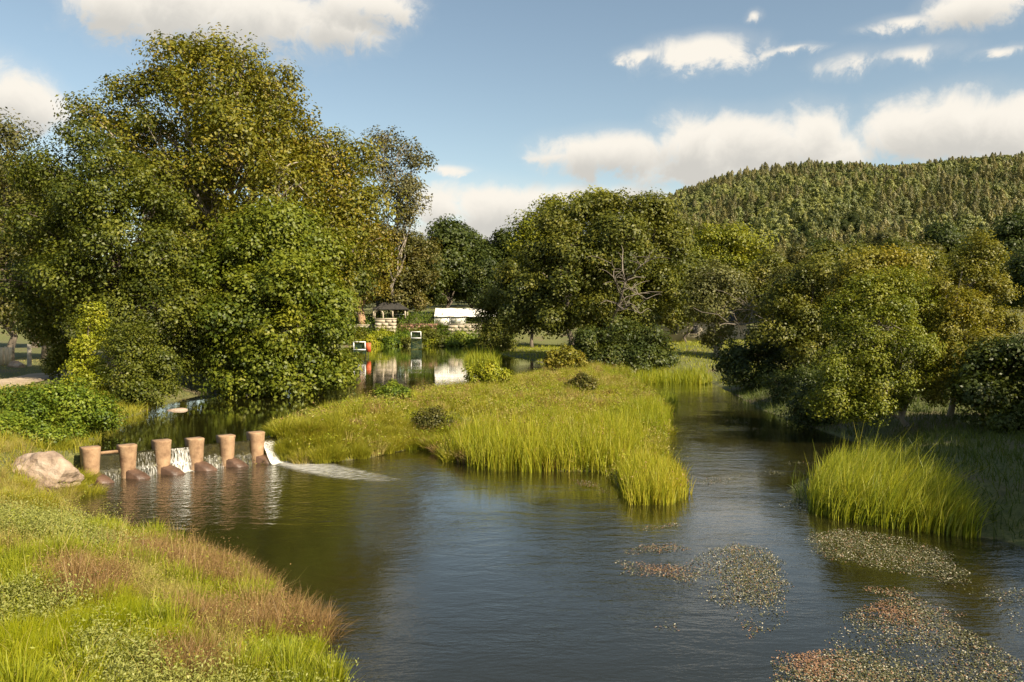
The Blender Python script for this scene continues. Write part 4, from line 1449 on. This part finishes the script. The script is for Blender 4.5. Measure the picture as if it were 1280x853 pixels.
THIN = water_white('falling_water_thin', .56, 26, 1.3, .55)
MID = water_white('falling_water', .46, 28, 1.4, .6, .4)
FULL = water_white('falling_water_full', .36, 26, 1.3, .85, .4)
FOAM = water_white('foam', .42, 6.0, 6.0, .9, .4)
rs_ = random.Random(2)
flow = [THIN, MID, FULL, MID, THIN]
for i in range(5):
    s0, s1 = WL * i / 5 + .21, WL * (i + 1) / 5 - .21
    nu, nv = 12, 16
    V = []
    for j in range(nv):
        for k in range(nu):
            s = s0 - .05 + (s1 - s0 + .1) * k / (nu - 1)
            z = -.5 + (PZ - .01 + .5 - (.12 if i == 2 else 0)) * j / (nv - 1)
            V.append(np.array(weir_pt(s, -.06 + .06 * math.sin(s * 17 + z * 9) * rs_.random() + (.10 if z < .35 else .04 * (1 - z)), z)) - O)
    for k in range(nu):
        V.append(np.array(weir_pt(s0 - .05 + (s1 - s0 + .1) * k / (nu - 1), -.24, PZ - .01 - (.12 if i == 2 else 0))) - O)
    nv += 1
    k = (np.arange(nv - 1)[:, None] * nu + np.arange(nu - 1)[None]).ravel()
    F = np.stack([k, k + 1, k + nu + 1, k + nu], -1)
    link('panel', mesh_np('panel', np.array(V), F, smooth=False, mats=[MOSS]), weir)
    # curtain of water over the panel
    rr = rs_.uniform(0, 6)
    hgt = [.5, .92, .95, .55, .5][i]

    def fn(u, v, s0=s0, s1=s1, rr=rr, hgt=hgt):
        s = s0 + (s1 - s0) * u
        z = PZ * hgt + .01 - (PZ * hgt + .03) * v
        d = .04 + .16 * v ** .7 + .015 * math.sin(u * 19 + rr) + (.06 if z < .35 else 0)
        return weir_pt(s, d, z)
    sheet('waterfall', fn, 16, 10, flow[i], lambda u, v: .5 - .15 * (abs(u - .5) * 2) ** 3 + .12 * v)

    def ff(u, v, s0=s0, s1=s1, rr=rr):
        return weir_pt(s0 + (s1 - s0) * u, .12 + (.22 + .16 * rs_.random()) * v * (1.5 if i == 2 else 1), .03 * math.sin(v * 3.1) * rs_.random() + .006)
    sheet('foam', ff, 14, 6, FOAM, lambda u, v: [.45, .6, .95, .75, .5][i] - .5 * v)
# plank on the first bay
mb = MB()
mb.box(np.array(weir_pt(WL * .1, -.12, PZ + .05)) - O, (WL / 5 - .42, .14, .09), math.atan2(WDIR[1], WDIR[0]))
mb.build('plank', CONC, weir)


def chute(u, v):
    s = WL + .2 + (1.35 + .2 * v) * u
    z = PZ + .02 - (PZ + .0) * sm(np.array(v * 1.02)) + .02 * math.sin(u * 23 + v * 4)
    d = -.35 + 1.35 * v + .04 * math.sin(u * 11)
    return weir_pt(s, d, float(z))


sheet('waterfall', chute, 26, 22, FULL, lambda u, v: .45 + .35 * v)
# foam fan running off the chute
fan = [(330, 566), (338, 580), (375, 592), (415, 600), (480, 606), (520, 600), (465, 588), (415, 579), (372, 574), (352, 565)]
FP = np.array([on(a, b, 0)[:2] for a, b in fan])
lo, hi = FP.min(0) - .3, FP.max(0) + .3


def ffn(u, v):
    return (lo[0] + (hi[0] - lo[0]) * u, lo[1] + (hi[1] - lo[1]) * v, .012 + .02 * max(0, 1 - u * 1.6) * rs_.random())


def ffade(u, v):
    x, y = lo[0] + (hi[0] - lo[0]) * u, lo[1] + (hi[1] - lo[1]) * v
    d = float(poly_dist(np.array([x]), np.array([y]), FP)[0])
    return float(np.clip(.52 - d * 1.0, -1, .9) - .6 * max(0, u - .1))


RUN = water_white('running_foam', .30, 3.2, 3.2, .9, .85)
sheet('white_water', ffn, 60, 34, RUN, ffade)

# ------------------------------------------------------------------ boulder and left bank
def boulder(name, label, c, r, seed, m, sub=4):
    bm = bmesh.new()
    bmesh.ops.create_icosphere(bm, subdivisions=sub, radius=1.0)
    rng_ = random.Random(seed)
    pl_ = [(Vector((rng_.gauss(0, 1), rng_.gauss(0, 1), rng_.gauss(.3, 1))).normalized(), rng_.uniform(.68, .92)) for _ in range(14)]
    for v in bm.verts:
        n = v.co.normalized()
        k = 1.0
        for (q, h) in pl_:
            dt = n.dot(q)
            if dt > .1:
                k = min(k, h / dt)
        k += .03 * math.sin(n.x * 9 + seed) * math.sin(n.y * 11) + .02 * math.sin(n.z * 17 + n.x * 13)
        v.co = Vector((n.x * r[0], n.y * r[1], n.z * r[2])) * k
    me = bpy.data.meshes.new(name)
    bm.to_mesh(me)
    bm.free()
    me.materials.append(m)
    o = link(name, me, loc=c)
    tag(o, label, 'rock')
    return o


GRANITE = noise_mat('pale_granite', (.13, .085, .06), (.34, .25, .18), 2.2, .9, 1.0, c3=(.46, .37, .29), bscale=9, detail=9)
c = at(56, 597, 24.8)
boulder('boulder', 'pale pinkish granite boulder half buried beside the weir', (c[0], c[1], gz(c[0], c[1]) + .12), (1.15, .85, .8), 3, GRANITE)
c = on(118, 606, 0)
boulder('stone', 'small wet stone at the left foot of the weir', (c[0] - .3, c[1] - .2, .02), (.4, .3, .25), 8, FOOT, 3)

# footpath
PATH = noise_mat('path_sand', (.30, .22, .14), (.48, .38, .27), 1.5, .95, .3)
pp = [(-60, 506), (-20, 496), (0, 489), (30, 480), (62, 474), (90, 471)]
cl = np.array([on(a, b, 1.45)[:2] for a, b in pp])
tt = np.linspace(0, 1, 30)
cx = np.interp(tt, np.linspace(0, 1, len(cl)), cl[:, 0])
cy = np.interp(tt, np.linspace(0, 1, len(cl)), cl[:, 1])
tg = unit(np.stack([np.gradient(cx), np.gradient(cy)], 1))
V = []
for k in range(30):
    for w in np.linspace(-1, 1, 7):
        x, y = cx[k] - tg[k, 1] * w * (1.2 + .15 * math.sin(k * .9)), cy[k] + tg[k, 0] * w * 1.2
        V.append((x, y, gz(x, y) + .05 + .03 * (1 - w * w)))
k = (np.arange(29)[:, None] * 7 + np.arange(6)[None]).ravel()
o = link('path', mesh_np('path', np.array(V), np.stack([k, k + 1, k + 8, k + 7], -1), smooth=True, mats=[PATH]))
tag(o, kind='structure')

WOOD = noise_mat('weathered_wood', (.16, .12, .08), (.36, .28, .20), 3.0, .9, .3, stretch=(1, 1, .25))
PALEWOOD = noise_mat('pale_boards', (.36, .28, .18), (.55, .45, .31), 2.0, .85, .2)


def base_at(px, D):
    x = (px - 640) / FX * D
    return (x, D, gz(x, D))


b = base_at(36, 62)
mb = MB()
mb.tube([(0, 0, -.2), (.02, 0, .9), (0, .02, 1.75), (0, .02, 1.78)], [.17, .16, .15, .08], 9)
o = mb.build('stone_post', noise_mat('lichen_stone', (.25, .22, .17), (.45, .40, .31), 5, .9, .4))
o.location = b
tag(o, 'pale upright stone post in the lawn beyond the footpath', 'post')
b = base_at(4, 62)
fence = empty('board_fence', b)
tag(fence, 'pale wooden board fence at the left edge behind the lawn', 'fence')
for k in range(7):
    mb = MB()
    mb.box((-1.5 + k * .34, .02 * (k % 2), .75 + .03 * math.sin(k * 3)), (.30, .03, 1.4))
    mb.build('board', PALEWOOD, fence)
for z in (.35, 1.1):
    mb = MB()
    mb.box((-.5, .07, z), (2.6, .05, .08))
    mb.build('rail', WOOD, fence)
for x in (-1.6, .7):
    mb = MB()
    mb.box((x, .13, .7), (.1, .1, 1.8))
    mb.build('post', WOOD, fence)
b = base_at(20, 60)
o = boulder('stone', 'small pale stone heap in front of the board fence', (b[0], b[1], b[2] + .12), (.7, .45, .4), 12, GRANITE, 3)
c = on(222, 513, PZ)
boulder('stone', 'flat pale stone in the pond under the hanging branches', (c[0], c[1], PZ - .02), (.55, .35, .16), 21, GRANITE, 3)

# ------------------------------------------------------------------ far end of the pond
STONE = noise_mat('far_stone_wall', (.34, .28, .20), (.54, .46, .35), 1.3, .9, .4, bscale=6)
BRICK = noise_mat('far_red_brick', (.20, .10, .07), (.38, .21, .15), 1.6, .9, .3)
DARKROOF = noise_mat('dark_roof', (.02, .018, .015), (.05, .045, .038), 2.0, .9, .3)
CANVAS = noise_mat('white_canvas', (.70, .66, .58), (.82, .79, .72), .6, .8, .1)
WHITE = plain_mat('white_paint', (.80, .80, .77), .5)
DARK = plain_mat('dark_metal', (.03, .03, .03), .6)


def wall(name, label, px0, px1, py_top, py_bot, D, th, m, courses):
    a, b2 = at(px0, py_bot, D), at(px1, py_top, D)
    w, h = b2[0] - a[0], b2[2] - a[2]
    z0 = a[2] - 1.2
    root = empty(name, ((a[0] + b2[0]) / 2, D, z0))
    tag(root, label, 'wall')
    rr = random.Random(int(px0))
    nb = max(2, int(w / 1.1))
    ch = (h + 1.2 - .22) / courses
    for r in range(courses):
        off = .5 if r % 2 else 0
        xs = [-w / 2] + [-w / 2 + (k + off) * w / nb for k in range(1, nb)] + [w / 2]
        for k in range(len(xs) - 1):
            mb = MB()
            mb.box(((xs[k] + xs[k + 1]) / 2, rr.uniform(-.03, .03), ch * (r + .5)), (xs[k + 1] - xs[k] - .04, th, ch - .035))
            mb.build('stone_block', m, root)
    mb = MB()
    mb.box((0, 0, h + 1.2 - .10), (w + .12, th + .12, .2))
    mb.build('coping', m, root)
    return root


wall('stone_wall', 'pale square stone bastion on the far pond bank', 470, 495, 398, 416, 144.5, 2.2, STONE, 6)
wall('stone_wall', 'long low pale stone wall left of the bastion', 432, 469, 406, 414, 145.5, .6, STONE, 4)
wall('brick_wall', 'low red brick wall between the bastion and marquee', 497, 546, 405, 412, 146.5, .5, BRICK, 4)
wall('stone_wall', 'pale stone wall under the white marquee', 560, 602, 405, 415, 145.0, .6, STONE, 4)

# open shelter on the bastion
b = at(486, 398, 147.5)
sh = empty('shelter', tuple(b))
tag(sh, 'small dark-roofed open shelter with pale arch on the bastion', 'shelter')
mb = MB()
V = [(-3, -1.6, 1.6), (3.6, -1.6, 1.6), (3.6, 2.2, 1.6), (-3, 2.2, 1.6), (-1.2, .3, 2.9), (1.8, .3, 2.9)]
mb.V, mb.F, mb.k = [np.array(V)], [np.array([(0, 1, 5, 4), (2, 3, 4, 5), (0, 4, 3, 3), (1, 2, 5, 5), (3, 2, 1, 0)])], 6
bm = bmesh.new()
vs = [bm.verts.new(v) for v in V]
for f in ((0, 1, 5, 4), (2, 3, 4, 5), (3, 0, 4), (1, 2, 5), (3, 2, 1, 0)):
    bm.faces.new([vs[i] for i in f])
me = bpy.data.meshes.new('roof')
bm.to_mesh(me)
bm.free()
me.materials.append(DARKROOF)
link('roof', me, sh)
for (x, y) in ((-2.6, 2.0), (3.2, 2.0), (3.2, -1.2), (-2.6, -1.2), (.9, -1.2)):
    mb = MB()
    mb.box((x, y, .8), (.26, .26, 1.6))
    mb.build('post', STONE, sh)
mb = MB()
an = np.linspace(0, math.pi, 11)
mb.tube([(-1.6 + .75 * math.cos(a), -1.25, .75 + .75 * math.sin(a)) for a in an], .13, 6)
mb.tube([(-.85, -1.25, 0), (-.85, -1.25, .4), (-.85, -1.25, .8)], .13, 6)
mb.tube([(-2.35, -1.25, 0), (-2.35, -1.25, .4), (-2.35, -1.25, .8)], .13, 6)
mb.build('arch', STONE, sh)
mb = MB()
mb.box((2, 0, .7), (1.8, .8, .08))
mb.box((2, 0, .33), (.2, .2, .66))
mb.build('table', WHITE, sh)

# marquee
b = at(583, 406, 149)
mq = empty('marquee', tuple(b))
tag(mq, 'long white canvas marquee behind the conical tree', 'tent')
wq, dq = 11.5, 5.0
bm = bmesh.new()
rows = []
for j, (y, z) in enumerate([(-dq / 2 - .2, 1.55), (-dq / 2, 1.75), (-dq / 4, 2.45), (0, 3.1), (dq / 4, 2.45), (dq / 2, 1.75), (dq / 2 + .2, 1.55)]):
    rows.append([bm.verts.new((-wq / 2 + wq * i / 12, y, z - .10 * math.sin(math.pi * ((i % 3) / 3)))) for i in range(13)])
for j in range(6):
    for i in range(12):
        bm.faces.new((rows[j][i], rows[j][i + 1], rows[j + 1][i + 1], rows[j + 1][i]))
me = bpy.data.meshes.new('canopy')
bm.to_mesh(me)
bm.free()
me.materials.append(CANVAS)
link('canopy', me, mq)
for i in range(5):
    x = -wq / 2 + .05 + (wq - .1) * i / 4
    for y in (-dq / 2 + .05, dq / 2 - .05):
        mb = MB()
        mb.tube([(x, y, -.8), (x, y, .6), (x, y, 1.72)], .05, 6)
        mb.build('pole', WHITE, mq)
for i in (0, 1, 3):
    mb = MB()
    mb.box((-wq / 2 + wq / 8 + wq / 4 * i, -dq / 2 + .12, .75), (wq / 4 - .15, .03, 1.7))
    mb.build('side_panel', CANVAS, mq)
b = at(569, 405, 144.8)
rl = empty('railing', tuple(b))
tag(rl, 'short dark railing on the stone wall in front of the marquee', 'railing')
for k in range(9):
    mb = MB()
    mb.box((-1.4 + k * .35, 0, .5), (.05, .05, 1.0))
    mb.build('baluster', DARK, rl)
mb = MB()
mb.box((0, 0, 1.03), (3.0, .08, .07))
mb.build('handrail', DARK, rl)

# water polo goals hung above the pond
NET = plain_mat('dark_green_net', (.02, .06, .035), .8)
ORANGE = plain_mat('orange_board', (.55, .10, .03), .6)


def goal(label, px0, px1, py0, py1, D, low):
    a, b2 = at(px0, py1, D), at(px1, py0, D)
    w, h = b2[0] - a[0], b2[2] - a[2]
    root = empty('water_polo_goal', ((a[0] + b2[0]) / 2, D, PZ))
    tag(root, label, 'goal')
    z0, z1 = a[2] - PZ, b2[2] - PZ
    mb = MB()
    t = .13
    mb.box((0, 0, z0 + t / 2), (w, .1, t))
    mb.box((0, 0, z1 - t / 2), (w, .1, t))
    mb.box((-w / 2 + t / 2, 0, (z0 + z1) / 2), (t, .1, z1 - z0 - 2 * t))
    mb.box((w / 2 - t / 2, 0, (z0 + z1) / 2), (t, .1, z1 - z0 - 2 * t))
    mb.build('frame', WHITE, root)
    mb = MB()
    for k in range(22):
        x = -w / 2 + w * k / 21
        mb.tube([(x, .06, z1 - .05), (x, .35, (z0 + z1) / 2), (x, .45, low)], .022, 4)
    for k in range(16):
        q = k / 15
        mb.tube([(-w / 2, .06 + .39 * q, z1 - .05 + (low - z1) * q), (0, .08 + .39 * q, z1 - .08 + (low - z1) * q), (w / 2, .06 + .39 * q, z1 - .05 + (low - z1) * q)], .022, 4)
    mb.build('net', NET, root)
    for s in (-1, 1):
        mb = MB()
        mb.tube([(s * w / 2 * .9, .5, -.8), (s * w / 2 * .9, .5, z1 * .6), (s * w / 2 * .9, .1, z1 - .1)], .04, 6)
        mb.build('post', DARK, root)


goal('white framed water polo goal nearer the left trees, over the pond', 441.5, 457, 427, 438, 97, .5)
goal('farther white framed water polo goal with hanging green net', 513.5, 526.5, 414.5, 423.3, 124, .15)
b = at(460, 440, 100)
ob = empty('orange_board', (b[0], 100, PZ))
tag(ob, 'orange board just right of the nearer water polo goal', 'board')
mb = MB()
mb.box((0, 0, b[2] - PZ + .55), (.75, .05, 1.15))
mb.build('panel', ORANGE, ob)
mb = MB()
mb.tube([(0, .06, -.8), (0, .06, .5), (0, .06, b[2] - PZ + 1.0)], .05, 6)
mb.build('post', DARK, ob)

# bushes along the far pond bank
rg = random.Random(21)
for (lab, px, py, D, rr, ml, sd) in [
    ('yellow-green bush below the bastion on the far pond bank', 478, 430, 142.5, 12, 'ivy', 301), ('bright bush right of the bastion foot', 505, 430, 143, 9, 'bramble', 302), ('dark bush behind the farther goal', 530, 421, 143.5, 12, 'oak', 303),
    ('olive bush left of the bastion, behind the nearer goal', 450, 430, 142, 10, 'oak', 304), ('bright green bush below the marquee wall', 578, 430, 142, 11, 'bramble', 305), ('bush between the farther goal and marquee', 550, 430, 142.5, 11, 'oak', 306),
    ('dark bush at the left end of the far pond bank', 430, 426, 140, 10, 'alder', 307), ('lush green bush under the right end of the marquee', 598, 432, 138, 9, 'bramble', 308), ('low bush in front of the bright bastion bush', 495, 436, 141.5, 8, 'bramble', 309),
    ('low bright undergrowth at the water edge left of farther goal', 488, 433, 140.8, 10, 'bramble', 310), ('low green undergrowth right of the farther goal at waterline', 540, 431, 141.5, 10, 'ivy', 311), ('low bush at the waterline below marquee wall', 568, 431, 141, 10, 'bramble', 312),
    ('low leafy bush at the waterline behind nearer goal', 462, 433, 140.5, 11, 'ivy', 313), ('undergrowth at the waterline directly below farther goal', 515, 432, 141.6, 10, 'oak', 314)]:
    c = at(px, py, D)
    r_ = rr / FX * D
    b = np.array([c[0], D, gz(c[0], D)])
    hh = max(c[2] - b[2], r_ * .4)
    make_tree('bank_bush', lab, b, [b + (0, 0, hh), b + (r_ * .7, 0, hh * .7), b + (-r_ * .7, .2, hh * .7), b + (0, -.4, hh * .5)], [r_ * .75, r_ * .65, r_ * .65, r_ * .7],
              4200, .34, .6, L[ml], BARK, sd, trunk_r=.08, cat='bush', crown_name='foliage', trunk_name='stem', twig=.1, back=.7)

# house glimpsed under the oak
HW = noise_mat('pale_render', (.50, .42, .32), (.66, .58, .46), 1.0, .9, .1)
b = base_at(872, 112)
hs = empty('house', b)
tag(hs, 'low pale house with dark roof glimpsed under the trees of far bank', 'house')
mb = MB()
mb.box((0, 0, 1.3), (12, 6, 2.8))
mb.build('wall', HW, hs)
bm = bmesh.new()
vs = [bm.verts.new(v) for v in [(-6.5, -3.5, 2.65), (6.5, -3.5, 2.65), (6.5, 3.5, 2.65), (-6.5, 3.5, 2.65), (-6.3, 0, 4.6), (6.3, 0, 4.6)]]
for f in ((0, 1, 5, 4), (2, 3, 4, 5), (3, 0, 4), (1, 2, 5), (3, 2, 1, 0)):
    bm.faces.new([vs[i] for i in f])
me = bpy.data.meshes.new('roof')
bm.to_mesh(me)
bm.free()
me.materials.append(DARKROOF)
link('roof', me, hs)
for x in (-4, -1.2, 3.6):
    mb = MB()
    mb.box((x, -3.03, 1.5), (1.0, .08, 1.1))
    w_ = mb.build('window', DARK, hs)
    mb = MB()
    mb.box((x, -3.09, .9), (1.2, .1, .08))
    mb.build('sill', STONE, w_)
mb = MB()
mb.box((1.2, -3.03, 1.0), (1.0, .08, 2.0))
mb.build('door', WOOD, hs)

# power line across the right, below the hill
pls = empty('power_line', base_at(1420, 118))
tag(pls, 'thin power line wires crossing below the hill at right', 'power line')
PO = np.array(pls.location)
ends = [(1060, 338), (1440, 362)]
a0 = at(1060, 338, 122)
for k in range(4):
    p0, p1 = at(1050, 340 + k * 7, 122), at(1440, 345 + k * 6.5, 118)
    t = np.linspace(0, 1, 14)[:, None]
    q = p0 + (p1 - p0) * t
    q[:, 2] -= .9 * 4 * (t * (1 - t))[:, 0]
    mb = MB()
    mb.tube(q - PO, .022, 4)
    mb.build('wire', plain_mat('wire_grey', (.45, .43, .40), .4), pls)
for (px, D, k) in ((1050, 122, 0), (1440, 118, 1)):
    g = base_at(px, D)
    top = at(px, 334 if k == 0 else 338, D)[2]
    mb = MB()
    mb.tube([np.array(g) - PO - (0, 0, .5), np.array([g[0], g[1], (g[2] + top) / 2]) - PO, np.array([g[0], g[1], top]) - PO], [.16, .13, .1], 8)
    mb.build('pole', WOOD, pls)
